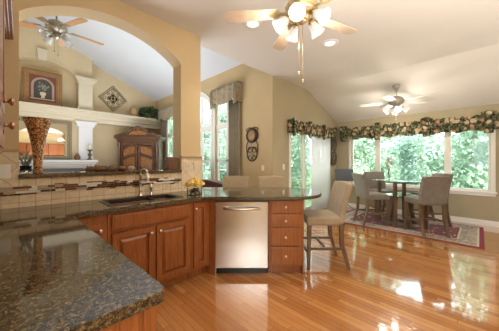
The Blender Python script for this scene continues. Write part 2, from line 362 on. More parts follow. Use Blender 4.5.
part_struct(b.build('mosaic_strip', ['mos_dark', 'mos_brown', 'mos_tan', 'mos_pale', 'mos_grey'], wall_sink))
def ledge():
    b = MB(); b.slab(rect(-.0, 1.53, YS-.035, YB+.1), [], mapZ, 1.165, 1.2)
    return tag(b.build('bar_ledge', 'granite', None, .008), 'brown granite bar ledge capping the tiled sink wall under the arch', 'ledge')
ledge()
b = MB(); b.box(WL-.12, WL, .25, YS, 0, ZK); struct(b.build('wall_left', 'gold'), 'gold kitchen wall behind the left hand cabinets', 'wall')
b = MB(); b.slab([(YR-.1, 0), (YB, 0), (YB, ZK+.1), (YR-.1, ZK+.1)], [rect(-1.9, 1.3, .5, 2.5)], mapX(-2.7), -.12, 0); b.box(-2.7, WL-.1, YS, YB, 0, ZK)  # unseen wall with open window, added behind the viewer for daylight and steel reflections
struct(b.build('wall_daylight_opening', 'cream'), 'cream wall behind the viewer with a wide opening added for daylight', 'wall')
b = MB(); b.box(-2.7, XD+.1, YR-.12, YR, 0, ZK+.1); struct(b.build('wall_rear', 'cream'), 'cream kitchen wall behind the viewer', 'wall')
# patio wall (gable) with door opening
DX0, DX1, DZ = 4.36, 6.19, 2.06
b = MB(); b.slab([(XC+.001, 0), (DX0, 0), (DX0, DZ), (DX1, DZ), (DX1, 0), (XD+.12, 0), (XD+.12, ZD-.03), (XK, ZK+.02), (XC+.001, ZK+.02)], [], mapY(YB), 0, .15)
wp = struct(b.build('wall_patio', 'daylit'), 'khaki wall holding the patio door beside the dining area', 'wall')
b = MB(); b.box(XC, DX0-.07, YB-.015, YB, 0, .1); b.box(DX1+.07, XD, YB-.015, YB, 0, .1); struct(b.build('baseboard_patio', 'trim'), 'white baseboard on the patio door wall', 'baseboard')
WY0, WY1, WZ0, WZ1 = -.15, 2.60, .68, 2.12
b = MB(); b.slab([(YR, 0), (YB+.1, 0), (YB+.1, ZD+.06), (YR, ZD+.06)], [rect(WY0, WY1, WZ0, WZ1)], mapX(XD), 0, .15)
struct(b.build('wall_dining', 'daylit'), 'khaki dining wall around the wide picture window', 'wall')
b = MB(); b.box(XD-.016, XD, YR, YB, 0, .095); b.box(XD-.01, XD, YR, YB, .095, .11); struct(b.build('baseboard_dining', 'trim'), 'white baseboard under the dining window', 'baseboard')
# dining window
b = MB(); b.slab(rect(WY0-.07, WY1+.07, WZ0-.08, WZ1+.07), [rect(WY0, WY1, WZ0, WZ1)], mapX(XD), -.025, 0)
b.box(XD-.05, XD, WY0-.09, WY1+.09, WZ0-.02, WZ0+.012)
win = struct(b.build('window_1', 'trim', None, .004), 'wide three part white picture window in the dining wall', 'window')
b = MB()
for y0, y1 in ((WY0, .48), (.54, 1.9), (1.96, WY1)): b.slab(rect(y0-.03, y1+.03, WZ0, WZ1), [rect(y0+.03, y1-.03, WZ0+.05, WZ1-.05)], mapX(XD+.05), 0, .05)
part_struct(b.build('window_sash', 'trim', win))
b = MB(); b.box(XD+.07, XD+.074, WY0, WY1, WZ0, WZ1); part_struct(b.build('window_pane', 'pane', win))
# patio door: frame, fixed glazed panel and vertical blind in front of the other panel
b = MB(); b.slab([(DX0-.07, 0), (DX0, 0), (DX0, DZ), (DX1, DZ), (DX1, 0), (DX1+.07, 0), (DX1+.07, DZ+.07), (DX0-.07, DZ+.07)], [], mapY(YB), -.02, .01)
door = struct(b.build('door_1', 'trim'), 'white glazed sliding patio door under a floral valance', 'door')
b = MB()
for x0, x1, yy in ((DX0, 5.05, .04), (4.98, DX1, .09)): b.slab(rect(x0, x1, .02, DZ), [rect(x0+.07, x1-.07, .14, DZ-.08)], mapY(YB+yy), 0, .04)
part_struct(b.build('door_sash', 'trim', door))
b = MB(); b.box(DX0, DX1, YB+.06, YB+.064, .02, DZ); part_struct(b.build('door_pane', 'pane', door))
b = MB(); b.tube([(5.02, YB-.0, .95), (5.02, YB-.035, .97), (5.02, YB-.035, 1.12), (5.02, YB, 1.14)], .009); part_struct(b.build('door_handle', 'nickel', door))
vb = thing('vertical_blind', 'white vertical slat blind drawn across the right half of the patio door', 'blind', (5.70, YB-.06, 0))
b = MB(); b.box(-.52, .50, -.03, .03, 2.0, 2.05); b.build('head_rail', 'trim', vb)
b = MB()
for k in range(13):
    x = -.46+k*.075; b.x = Matrix.Translation((x, 0, 0)) @ Matrix.Rotation(R(-24), 4, 'Z'); b.grid(lambda u, v: ((u-.5)*.080, .007*math.sin(u*PI), .03+v*1.97), 4, 1)
so = b.build('slats', 'blind', vb); so.modifiers.new('s', 'SOLIDIFY').thickness = .002

# family room window wall
def archhole(y0, y1, z0, zs, h, n=16): return [(y0, z0), (y1, z0)]+arc((y0+y1)/2, zs, (y1-y0)/2, h, 0, 180, n)
WA = rect(4.12, 5.02, .55, 2.95); WBh = archhole(5.18, 6.88, .55, 2.6, .68); WC = rect(7.04, 7.94, .55, 2.95)
b = MB(); b.slab([(YB+.001, 0), (YF+.1, 0), (YF+.1, zv(XC)), (YB+.001, zv(XC))], [WA, WBh, WC], mapX(XC), 0, .15)
struct(b.build('wall_family', 'gold'), 'gold family room wall with three tall windows', 'wall')
def fwin(idx, hole, y0, y1, z1, lab, arched=False):
    b = MB(); cy, cz = (y0+y1)/2, 1.8
    def grow(g): return [(y+(g if y > cy else -g), z+(g if z > cz else -g)) for y, z in hole]
    b.slab(grow(.07), [hole], mapX(XC), -.025, .0)
    o = struct(b.build('window_%d' % idx, 'trim'), lab, 'window')
    b = MB(); b.slab(grow(.0), [grow(-.05)], mapX(XC+.05), 0, .05)
    b.box(XC+.04, XC+.1, y0, y1, 2.18, 2.30)
    for k in ((1,) if not arched else (1, 2)):
        y = y0+(y1-y0)*k/(2 if not arched else 3); b.box(XC+.05, XC+.1, y-.04, y+.04, .55, 2.9 if not arched else 3.15)
    b.box(XC+.05, XC+.09, y0, y1, 1.30, 1.35)
    part_struct(b.build('window_sash', 'trim', o))
    b = MB(); b.slab(hole, [], mapX(XC+.07), 0, .004); part_struct(b.build('window_pane', 'pane', o))
fwin(2, WA, 4.12, 5.02, 2.95, 'tall white window under brocade valance nearest the clock')
fwin(3, WBh, 5.18, 6.88, 3.28, 'large arched white window partly behind the gold pillar', True)
fwin(4, WC, 7.04, 7.94, 2.95, 'tall white window right of the carved armoire')
# fireplace wall, breast with arched niche
b = MB(); b.slab([(-1.7, 0), (XC+.1, 0), (XC+.1, zv(XC)), (-1.7, zv(-1.7))], [], mapY(YF), 0, .1)
struct(b.build('wall_fireplace', 'cream'), 'cream family room end wall behind plant shelf and armoire', 'wall')
b = MB(); b.box(-1.7, -1.6, YB, YF, 0, zv(-1.6)); b.box(-1.7, WL-.1, YB-.12, YB, 0, zv(-1.6)); struct(b.build('wall_family_left', 'cream'), 'cream wall on the hidden left side of family room', 'wall')
nic = [(-.35, 2.84), (1.25, 2.84)]+arc(.45, 3.66, .80, .45, 0, 180, 20)
b = MB(); b.slab([(-.72, 0), (1.61, 0), (1.61, zv(1.61)), (-.72, zv(-.72))], [nic], mapY(8.5), 0, .28)
struct(b.build('wall_chimney', 'cream'), 'cream chimney breast with arched picture niche', 'wall')
b = MB(); oa = arc(.45, 3.66, .80, .45, 0, 180, 24); ob = arc(.45, 3.66, .85, .51, 0, 180, 24)
b.slab(ob+oa[::-1], [], mapY(8.5), -.02, 0); b.m = 1
b.slab([(.37, 4.08), (.53, 4.08), (.56, 4.38), (.34, 4.38)], [], mapY(8.5), -.07, 0)
struct(b.build('trim_1', ['cream', 'moulding']), 'cream arch moulding with keystone over the niche', 'trim')
# plant shelf with cornice
prof = [(8.79, 2.50), (8.40, 2.50), (8.40, 2.60), (8.36, 2.63), (8.36, 2.68), (8.31, 2.74), (8.27, 2.76), (8.27, 2.84), (8.79, 2.84)]
b = MB(); b.slab(prof, [], lambda u, v, w_: (w_, u, v), -1.6, XC)
struct(b.build('trim_2', 'moulding'), 'deep cream plant shelf running across the fireplace wall', 'shelf')
def pilaster(z0, z1, nm, lab):
    b = MB(); b.box(1.25, 1.60, 8.42, 8.5, z0, z1-.16); b.box(1.23, 1.62, 8.40, 8.5, z0, z0+.1)
    b.box(1.22, 1.63, 8.38, 8.5, z1-.16, z1-.12); b.box(1.20, 1.66, 8.36, 8.5, z1-.12, z1-.06); b.box(1.17, 1.70, 8.33, 8.5, z1-.06, z1)
    for zz in (.55, .75): b.box(1.245, 1.605, 8.412, 8.5, z0+(z1-z0)*zz-.012, z0+(z1-z0)*zz)
    struct(b.build(nm, 'moulding' if z0 > 2 else 'mantel'), lab, 'pilaster')
pilaster(2.84, 3.82, 'trim_3', 'cream pilaster standing on the plant shelf beside the picture niche')
pilaster(1.36, 2.50, 'trim_4', 'white pilaster between mantel and plant shelf')
fp = thing('fireplace', 'white fireplace surround with slate blue tile below the mirror', 'fireplace', (.45, 8.5, 0))
b = MB(); b.box(-1.24, 1.24, -.34, 0, 1.28, 1.35); b.box(-1.2, 1.2, -.28, 0, 1.22, 1.28); b.box(-1.17, 1.17, -.22, 0, 1.15, 1.22); b.build('mantel_shelf', 'mantel', fp, .008)
b = MB(); b.box(-1.15, 1.15, -.16, 0, 1.11, 1.15)
for s in (-1, 1): b.box(min(s*.92, s*1.15), max(s*.92, s*1.15), -.16, 0, 0, 1.11); b.box(min(s*.96, s*1.11), max(s*.96, s*1.11), -.175, 0, .12, 1.0)
b.build('surround', 'mantel', fp)
b = MB(); b.slab([(-.92, 0), (-.45, 0), (-.45, .75), (.45, .75), (.45, 0), (.92, 0), (.92, 1.11), (-.92, 1.11)], [], mapY(0), -.09, 0); b.build('tile_facing', 'slate_tile', fp)
b = MB(); b.box(-.45, .45, -.06, 0, 0, .75); b.build('firebox', 'black', fp)
b = MB(); b.box(-60, 60, -60, 90, -.5, -.3); struct(b.build('ground', 'lawn'), 'green lawn outside the windows', 'ground')

# ------------------------------------------------------------------ kitchen cabinets
def raised(b, x0, x1, z0, z1, y=-.02, st=.052, flat=False):
    if flat:
        b.box(x0, x1, y, 0, z0, z1); return
    b.box(x0, x0+st, y, 0, z0, z1); b.box(x1-st, x1, y, 0, z0, z1); b.box(x0+st, x1-st, y, 0, z0, z0+st); b.box(x0+st, x1-st, y, 0, z1-st, z1)
    a0, a1, c0, c1 = x0+st, x1-st, z0+st, z1-st; g = .034
    b.box(a0, a1, -.001, 0, c0, c1)
    vs = [(a0+.009, -.004, c0+.009), (a1-.009, -.004, c0+.009), (a1-.009, -.004, c1-.009), (a0+.009, -.004, c1-.009), (a0+g, y+.002, c0+g), (a1-g, y+.002, c0+g), (a1-g, y+.002, c1-g), (a0+g, y+.002, c1-g)]
    b.add(vs, [(4, 5, 6, 7), (0, 1, 5, 4), (1, 2, 6, 5), (2, 3, 7, 6), (3, 0, 4, 7)])
def knob(parent, x, z, y=-.02, m='knob'):
    b = MB(); b.x = Matrix.Translation((x, y, z)) @ Matrix.Rotation(R(90), 4, 'X'); b.lathe([(.010, 0), (.006, .006), (.006, .014), (.014, .018), (.016, .024), (.012, .029), (0, .031)], 14); return b.build('knob', m, parent)
def base_cab(name, label, x, y, rz, x0, x1, depth, fronts, sides=True):
    t_ = thing(name, label, 'cabinet', (x, y, 0), rz)
    b = MB(); b.box(x0, x1, 0, depth, .105, .875); b.box(x0+.002, x1-.002, .07, depth-.02, 0, .105); b.build('body', 'oak', t_, .002)
    for kind, a0, a1, c0, c1, kp in fronts:
        b = MB(); raised(b, a0, a1, c0, c1, flat=(kind != 'door'))
        if kind != 'door': b.box(a0+.012, a1-.012, -.024, 0, c0+.012, c1-.012)
        d = b.build({'door': 'door', 'drawer': 'drawer', 'panel': 'drawer_front'}[kind], 'oak', t_, .003)
        if kp: knob(d, kp[0], kp[1], -.024 if kind != 'door' else -.02)
    return t_
FY = 2.225
base_cab('corner_cabinet', 'narrow oak corner base cabinet left of the sink cabinet', 0, FY, 0, .285, .528, .59, [('door', .352, .497, .142, .80, (.47, .74))])
base_cab('sink_cabinet', 'wide oak sink base cabinet with two raised panel doors', 0, FY, 0, .53, 1.325, .59,
         [('panel', .56, 1.298, .715, .85, None), ('door', .56, .918, .142, .69, (.885, .635)), ('door', .942, 1.298, .142, .69, (.972, .635))])
base_cab('narrow_cabinet', 'slim oak cabinet with one tall door between sink and dishwasher', 0, FY, 0, 1.327, 1.562, .59, [('door', 1.35, 1.53, .142, .85, (1.372, .79))])
b = MB(); b.slab([(1.562, FY), (1.598, 2.158), (1.62, 2.19), (1.60, 2.30), (1.562, 2.30)], [], mapZ, 0, .875)
tag(b.build('filler_post', 'oak'), 'plain oak filler strip between slim cabinet and dishwasher', 'filler')
base_cab('peninsula_cabinet', 'oak base cabinet under the granite counter corner nearest the viewer', .30, 1.46, 90, -.74, .66, .64,
         [('door', -.70, -.02, .142, .69, (-.06, .62)), ('door', .02, .62, .142, .69, (.06, .62)), ('panel', -.70, .62, .715, .85, None)])
ep = thing('end_panel', 'oak end panel and corner post below the near granite counter edge', 'panel', (0, .715, 0))
b = MB(); b.box(-.34, .262, 0, .004, .1, .875)
for k in range(11): b.box(-.33+k*.053, -.28+k*.053, -.004, .004, .1, .875)
b.build('beadboard', 'oak', ep); b = MB(); b.box(.262, .302, -.012, .004, 0, .875); b.build('corner_post', 'oak', ep, .004)
# dishwasher and drawers on the angled bar
def bar(lat, d): return (*LD(lat, d), 0)
dw = thing('dishwasher', 'stainless steel dishwasher set in the angled bar front', 'dishwasher', bar(-.09, 2.655), -45)
b = MB(); b.box(-.30, .30, .03, .58, .10, .872); b.build('tub', 'black', dw)
b = MB(); b.box(-.302, .302, -.02, .03, .088, .868); b.build('door', 'steel', dw, .006)
b = MB(); b.box(-.30, .30, .05, .58, .0, .08); b.build('toe_panel', 'black', dw)
b = MB(); b.tube([(-.205, -.02, .775), (-.19, -.055, .775), (-.1, -.066, .772), (0, -.07, .771), (.1, -.066, .772), (.19, -.055, .775), (.205, -.02, .775)], .014, 10); b.build('handle', 'nickel', dw)
b = MB(); b.box(-.3, .3, -.022, -.019, .845, .866); b.build('control_strip', 'black', dw)
dc = base_cab('drawer_cabinet', 'oak cabinet of four drawers at the end of the bar', *LD(.415, 2.655), -45, -.195, .195, .6,
              [('drawer', -.172, .165, z0, z1, (-.004, (z0+z1)/2)) for z0, z1 in ((.716, .862), (.560, .707), (.342, .551), (.128, .333))])
b = MB(); b.box(.195, .209, -.005, .62, 0, .875); b.build('side_panel', 'oak', dc)
b = MB(); b.box(-.85, .209, .60, .62, 0, .875); b.build('back_panel', 'oak', dc)
# worktop
K = 2.58*math.sqrt(2); out = [(WL, YS-.0125), (WL, .69), (.30, .69), (.318, .695), (.329, .715), (.282, 2.10), (.292, 2.165), (.335, 2.19), (1.40, 2.19), (1.452, K-1.452-.012), (1.50, K-1.5)]
out += [LD(.5, 2.58)]+[LD(.5+.425*math.cos(R(a)), 3.05+.47*math.sin(R(a))) for a in range(-82, 91, 7)]
out += [(1.90, 3.52*math.sqrt(2)-1.90), (1.853, 3.09), (1.853, YS-.014)]
hole = [(.60, 2.30), (1.25, 2.30), (1.28, 2.33), (1.28, 2.66), (1.25, 2.69), (.60, 2.69), (.57, 2.66), (.57, 2.33)]
b = MB(); b.slab(out, [hole], mapZ, .876, .914)
tag(b.build('worktop', 'granite', None, .006, 3), 'continuous polished brown granite worktop with rounded bar end', 'countertop')
sk = thing('kitchen_sink', 'dark double bowl sink sunk into granite worktop', 'sink', (.925, 2.495, .7))
b = MB()
hx, hy = .352, .192
b.slab(rect(-hx, hx, -hy, hy), [rect(-hx+.03, .10, -hy+.03, hy-.03), rect(.13, hx-.03, -hy+.03, hy-.03)], mapZ, .03, .204)
b.box(-hx, hx, -hy, hy, .0, .03)
b.slab([(p[0]-.925, p[1]-2.495) for p in [(.585, 2.285), (1.265, 2.285), (1.295, 2.315), (1.295, 2.675), (1.265, 2.705), (.585, 2.705), (.555, 2.675), (.555, 2.315)]], [rect(-hx+.03, hx-.03, -hy+.03, hy-.03)], mapZ, .2145, .2175)
b.build('basin', 'sink', sk, .004)
for x in (-.11, .225):
    b = MB(); b.lathe([(.045, 0), (.04, .004), (0, .002)], 16, (x, 0, .03)); b.build('drain', 'nickel', sk)
fa = thing('faucet', 'tall brushed nickel pull-down faucet behind the sink', 'faucet', (.985, 2.755, .914), 0)
b = MB(); b.lathe([(.032, 0), (.032, .008), (.022, .016), (.017, .05), (.019, .06), (.015, .075), (.014, .16), (.017, .17)], 16); b.build('base', 'nickel', fa)
b = MB(); ns = [(0, 0, .15), (0, 0, .255), (.004, -.003, .285), (.016, -.015, .300), (.034, -.03, .304), (.05, -.042, .296), (.057, -.048, .278), (.058, -.05, .25)]
b.tube(ns, .0125, 10); b.build('spout', 'nickel', fa)
b = MB(); b.tube([(.058, -.05, .262), (.059, -.052, .215), (.06, -.053, .17)], [.015, .018, .021], 12); b.build('spray_head', 'plate_white', fa)
sp = thing('soap_dispenser', 'short brushed nickel side handle right of the faucet', 'handle', (1.105, 2.755, .914))
b = MB(); b.lathe([(.026, 0), (.026, .008), (.016, .018), (.013, .05), (.02, .075), (.022, .10), (.014, .12), (.010, .135), (0, .14)], 14); b.build('base', 'nickel', sp)
b = MB(); b.tube([(0, 0, .125), (.02, -.01, .142), (.05, -.03, .150)], [.009, .008, .006], 8); b.build('lever', 'nickel', sp)
# upper cabinets at the left edge
def upper(name, label, x, y, rz, w_, dep, z0, z1, doors, crown=None):
    t_ = thing(name, label, 'cabinet', (x, y, 0), rz)
    b = MB(); b.box(-w_/2, w_/2, 0, dep, z0, z1); b.build('body', 'oak', t_)
    for a0, a1, c0, c1, kp, km in doors:
        b = MB(); raised(b, a0, a1, c0, c1); d = b.build('door' if c1-c0 > .2 else 'drawer', 'oak', t_, .003)
        if kp: knob(d, kp[0], kp[1], -.02, km)
    if crown:
        b = MB()
        for k, (dx, z_, h) in enumerate(crown): b.box(-w_/2-dx*.0, w_/2+dx, -dx, dep, z_, z_+h)
        b.build('crown', 'oak', t_, .004)
    return t_
# local x -> +Y, depth -> -X
upper('wall_cabinet', 'oak wall cabinet edge with bronze knobs at far left', -.062, .86, 90, 1.10, .29, 1.36, 2.75,
      [(-.54, -.02, 1.50, 2.74, None, 'copper'), (.0, .545, 1.50, 2.74, (.44, 1.545), 'copper'), (.0, .545, 1.365, 1.49, (.47, 1.455), 'copper'), (-.54, -.02, 1.365, 1.49, None, 'copper')])
upper('corner_wall_cabinet', 'oak corner wall cabinet with stepped crown high beside the arch', -.13, 2.10, 90, 1.28, .22, 1.40, 2.34,
      [(-.6, .0, 1.42, 2.32, (-.05, 1.5), 'copper'), (.03, .6, 1.42, 2.32, (.08, 1.5), 'copper')], [(.062, 2.33, .34), (.078, 2.34, .30), (.098, 2.35, .22)])
for k in range(4):
    upper('wall_cabinet', 'oak wall cabinet reflected in the family room mirror, %s of the row' % ('first', 'second', 'third', 'last')[k], -.15+k*.95, YR+.34, 180, .93, .33, 1.4, 2.40,
          [(-.455, -.01, 1.41, 2.39, (-.05, 1.5), 'knob'), (.01, .455, 1.41, 2.39, (.05, 1.5), 'knob')])['group'] = 'wall cabinets seen in the mirror'
# outlets and switches
M['almond'] = mat('almond_plate', (.72, .62, .46), .4)
def plate(name, label, loc, rz, ngang, kind, pm='plate_white'):
    t_ = thing(name, label, 'outlet' if kind == 'outlet' else 'switch', loc, rz); wd = .035+.023*(ngang-1)
    b = MB(); b.box(-wd, wd, -.006, 0, -.058, .058); b.build('cover_plate', pm, t_, .002)
    for g in range(ngang):
        x = (g-(ngang-1)/2)*.046; b = MB()
        if kind == 'outlet':
            for z in (-.02, .02): b.box(x-.014, x+.014, -.009, -.006, z-.013, z+.013)
        else: b.box(x-.005, x+.005, -.014, -.006, -.012, .012)
        b.build('socket' if kind == 'outlet' else 'toggle', pm, t_)
plate('wall_outlet', 'pale outlet plate on diagonal tile at the far left', (-.085, YS-.013, 1.225), 0, 1, 'outlet')
plate('light_switch', 'wide pale switch plate on the tiled pillar, left one', (1.615, YS-.013, 1.25), 0, 2, 'switch', 'almond')
plate('wall_outlet', 'pale outlet plate on the tiled pillar, right one', (1.745, YS-.013, 1.25), 0, 1, 'outlet', 'almond')
plate('light_switch', 'white switch plate on gold wall below the iron clock', (XC, 3.307, 1.165), -90, 1, 'switch')
plate('light_switch', 'white switch plate on khaki wall left of the patio door', (4.096, YB, 1.185), 0, 1, 'switch')

# ------------------------------------------------------------------ items on worktop and ledge
def foliage(b, c, r, n, size, sc=(1, 1, 1), rnd=random):
    for _ in range(n):
        while True:
            p = Vector((rnd.uniform(-1, 1), rnd.uniform(-1, 1), rnd.uniform(-1, 1)))
            if .25 < p.length < 1: break
        q = Vector((c[0]+p.x*r*sc[0], c[1]+p.y*r*sc[1], c[2]+p.z*r*sc[2])); s_ = size*rnd.uniform(.6, 1.25)
        a = Vector((rnd.gauss(0, 1), rnd.gauss(0, 1), rnd.gauss(0, 1))).normalized(); d = a.orthogonal().normalized(); e = a.cross(d)
        b.add([q-d*s_*.5, q+e*s_*.32, q+d*s_*.5, q-e*s_*.32], [(0, 1, 2, 3)])
fl = thing('flower_vase', 'square glass vase of yellow blossoms on the worktop by the pillar', 'vase', (1.475, 2.40, .914), 20)
b = MB(); b.slab(rect(-.062, .062, -.062, .062), [rect(-.056, .056, -.056, .056)], mapZ, 0, .088); b.box(-.062, .062, -.062, .062, 0, .008); b.build('glass', 'clear', fl)
b = MB()
for k in range(40): b.ball((random.uniform(-.044, .044), random.uniform(-.044, .044), random.uniform(.016, .07)), .011, 6, 4)
b.build('pebbles', 'pebble', fl)['kind'] = 'stuff'
for k in range(11):
    a = k*2.4; rr = .085*math.sqrt((k+.3)/11); cx, cy, cz = rr*math.cos(a), rr*math.sin(a), .118+.055*(1-rr/.085)+random.uniform(-.008, .01)
    b = MB(); b.ball((cx, cy, cz), .031, 9, 6)
    for j in range(26):
        th = random.uniform(0, 2*PI); ph = random.uniform(0, PI*.62); n_ = Vector((math.sin(ph)*math.cos(th), math.sin(ph)*math.sin(th), math.cos(ph))); p = Vector((cx, cy, cz))+n_*.033; d = n_.orthogonal().normalized(); e = n_.cross(d)
        b.add([p-d*.017, p+e*.014+n_*.007, p+d*.017, p-e*.014+n_*.007], [(0, 1, 2, 3)])
    b.build('blossom', 'yellow' if k % 2 else 'yellow2', fl, recalc=False)
vz = thing('tall_vase', 'tall flared amber mosaic vase standing on the bar ledge', 'vase', (.125, 2.90, 1.2))
b = MB(); b.lathe([(.034, 0), (.034, .012), (.031, .03), (.034, .12), (.045, .24), (.064, .36), (.088, .45), (.110, .505), (.104, .505), (.08, .45), (.056, .36), (.0, .3)], 28); b.build('body', 'amber', vz)
ag = thing('potted_agave', 'small curly leaved plant in a glass at the left of the ledge', 'plant', (.046, 2.99, 1.2))
b = MB(); b.lathe([(.036, 0), (.04, .01), (.042, .07), (.038, .07), (.034, .012), (0, .01)], 16); b.build('pot', 'clear', ag)
b = MB()
for k in range(15):
    a = k*2.4; L = random.uniform(.12, .19); q = [(0, 0, .05)]
    for j in range(1, 7):
        tt = j/6; q.append((math.cos(a+tt*.8)*L*.5*tt, math.sin(a+tt*.8)*L*.5*tt, .05+L*(tt-.55*tt*tt*(k % 3 == 0))))
    b.tube(q, [.007, .008, .007, .006, .005, .003, .001], 5)
b.build('leaves', 'agave', ag)
ga = thing('dried_garland', 'low arrangement of dried cones and pods along the bar ledge', 'arrangement', (.72, 3.0, 1.2))
for k in range(13):
    x = -.20+k*.031; b = MB(); rr = random.uniform(.026, .042); z = rr*.78; b.ball((x, random.uniform(-.03, .03), z), rr, 8, 6, (1.2, 1, .8))
    for j in range(24):
        foliage(b, (x, random.uniform(-.02, .02), z+.006), rr*1.25, 1, .018)
    b.build('pine_cone', 'pinecone' if k % 4 else 'leather', ga, recalc=False)
b = MB(); foliage(b, (.25, 0, .03), .03, 90, .02, (1.4, 1, .9)); b.build('white_pod', 'dried_white', ga, recalc=False)
b = MB(); foliage(b, (-.02, 0, .014), .16, 120, .022, (1.5, .25, .09)); b.build('moss', 'leather', ga, recalc=False)
bx = thing('carved_box', 'carved brown wooden box at the right end of bar ledge', 'box', (1.448, 2.93, 1.2))
b = MB(); b.box(-.07, .07, -.06, .06, 0, .135)
for i in range(4):
    for j in range(4): b.box(-.062+i*.032, -.037+i*.032, -.067, -.06, .008+j*.032, .032+j*.032)
for i in range(3):
    for j in range(4): b.box(-.077, -.07, -.05+i*.034, -.024+i*.034, .008+j*.032, .032+j*.032)
b.build('case', 'leather', bx, .003)
b = MB(); b.box(-.075, .075, -.065, .065, .135, .155); b.box(-.055, .055, -.045, .045, .155, .166); b.build('lid', 'leather', bx, .004)

# ------------------------------------------------------------------ seating
def stool(label, cat, fab, wd, loc, rz, name, group=None):
    t_ = thing(name, label, cat, loc, rz, group)
    b = MB(); b.box(-.225, .225, -.215, .225, .53, .64); o = b.build('seat', fab, t_, .03, 4)
    o.modifiers[0].angle_limit = R(30)
    b = MB()
    def bk(off):
        def f(u, v):
            x = (u-.5)*.45; z = .56+v*.49; y = -.195-.02*v-.085*v*v-.018*(1-(2*u-1)**2)+off
            return (x*(1+.03*v), y, z-.012*v*(2*u-1)**2)
        return f
    n1, n2 = 10, 8
    b.grid(bk(.035), n1, n2); b.grid(bk(-.035), n1, n2)
    N = (n1+1)*(n2+1); ed = [i for i in range(n1+1)]+[j*(n1+1)+n1 for j in range(1, n2+1)]+[n2*(n1+1)+i for i in range(n1-1, -1, -1)]+[j*(n1+1) for j in range(n2-1, 0, -1)]
    for k in range(len(ed)):
        a, c = ed[k], ed[(k+1) % len(ed)]; b.f.append((a, c, c+N, a+N)); b.mi.append(0); b.sm.append(False)
    o = b.build('backrest', fab, t_, .012, 3)
    b = MB()
    for s in (-1, 1):
        for k in range(16):
            v = .05+k*.06; p = bk(-.03)((s+1)/2, v); b.ball((p[0]+s*.003, p[1], p[2]), .006, 6, 4)
    b.build('nail_heads', 'pewter', o)
    for s in (-1, 1):
        b = MB(); b.leg((s*.205, .195, .54), (s*.205, .205, 0), .046, .036); b.build('leg', wd, t_)
        b = MB(); b.leg((s*.205, -.19, .56), (s*.205, -.20, .30), .046, .044); b.leg((s*.205, -.20, .30), (s*.205, -.285, 0), .044, .034); b.build('leg', wd, t_)
    b = MB()
    for s in (-1, 1): b.bar((s*.205, .20, .25), (s*.205, -.215, .25), .022, .03)
    b.bar((-.205, .20, .19), (.205, .20, .19), .022, .03); b.bar((-.205, -.01, .25), (.205, -.01, .25), .022, .028); b.build('stretcher', wd, t_)
    return t_
def at(lat, d, z=0): return (*LD(lat, d), z)
s0 = stool('beige upholstered counter stool seen whole at the rounded bar end', 'stool', 'beige', 'walnut', at(.92, 3.0), 45, 'counter_stool', 'beige counter stools')
dup(s0, at(-.245, 3.82), 135, 'beige counter stool behind the bar above the dishwasher')
dup(s0, at(.385, 3.82), 135, 'beige counter stool behind the bar above the drawers')
# rug
m = mat('oriental_rug', (.3, .1, .1), .95); t = NT(m); tc = t.n('ShaderNodeTexCoord'); sx = t.n('ShaderNodeSeparateXYZ'); t.l(tc.outputs['Object'], sx.inputs[0])
def mth(op, a, b_=None):
    n_ = t.n('ShaderNodeMath', operation=op)
    for i, v_ in enumerate((a, b_)):
        if v_ is None: continue
        if isinstance(v_, (int, float)): n_.inputs[i].default_value = v_
        else: t.l(v_, n_.inputs[i])
    return n_.outputs[0]
ex = mth('SUBTRACT', .78, mth('ABSOLUTE', sx.outputs[0])); ey = mth('SUBTRACT', 1.23, mth('ABSOLUTE', sx.outputs[1])); e = mth('MINIMUM', ex, ey)
vo = t.n('ShaderNodeTexVoronoi', i_Scale=12); t.l(tc.outputs['Object'], vo.inputs['Vector'])
orn = t.ramp(vo.outputs['Distance'], [(.16, (.20, .04, .05)), (.22, (.55, .47, .36)), (.34, (.16, .16, .15)), (.44, (.50, .43, .33)), (.6, (.25, .22, .19))], 'CONSTANT')
orn2 = t.ramp(vo.outputs['Distance'], [(.2, (.50, .42, .32)), (.28, (.22, .03, .05)), (.42, (.30, .05, .07)), (.55, (.12, .10, .10))], 'CONSTANT')
med = mth('ADD', mth('MULTIPLY', mth('ABSOLUTE', sx.outputs[0]), 1.5), mth('ABSOLUTE', sx.outputs[1]))
field = t.mix(t.ramp(med, [(.0, (1, 1, 1)), (.42, (0, 0, 0))], 'CONSTANT'), orn2, orn)
band = t.ramp(e, [(0, (1, 0, 0)), (.055, (0, 1, 0)), (.085, (0, 0, 0)), (.30, (0, 1, 0)), (.325, (1, 0, 0)), (.345, (0, 0, 1))], 'CONSTANT')
sp_ = t.n('ShaderNodeSeparateColor'); t.l(band, sp_.inputs[0])
c = t.mix(sp_.outputs[2], orn, field); c = t.mix(sp_.outputs[1], c, (.58, .50, .40)); c = t.mix(sp_.outputs[0], c, (.22, .03, .05))
t.col(c); M['rug'] = m
b = MB(); b.box(-.78, .78, -1.23, 1.23, 0, .010); o = b.build('area_rug', 'rug'); o.location = (5.66, 1.18, .001); tag(o, 'cream and burgundy oriental rug under the dining table', 'rug')
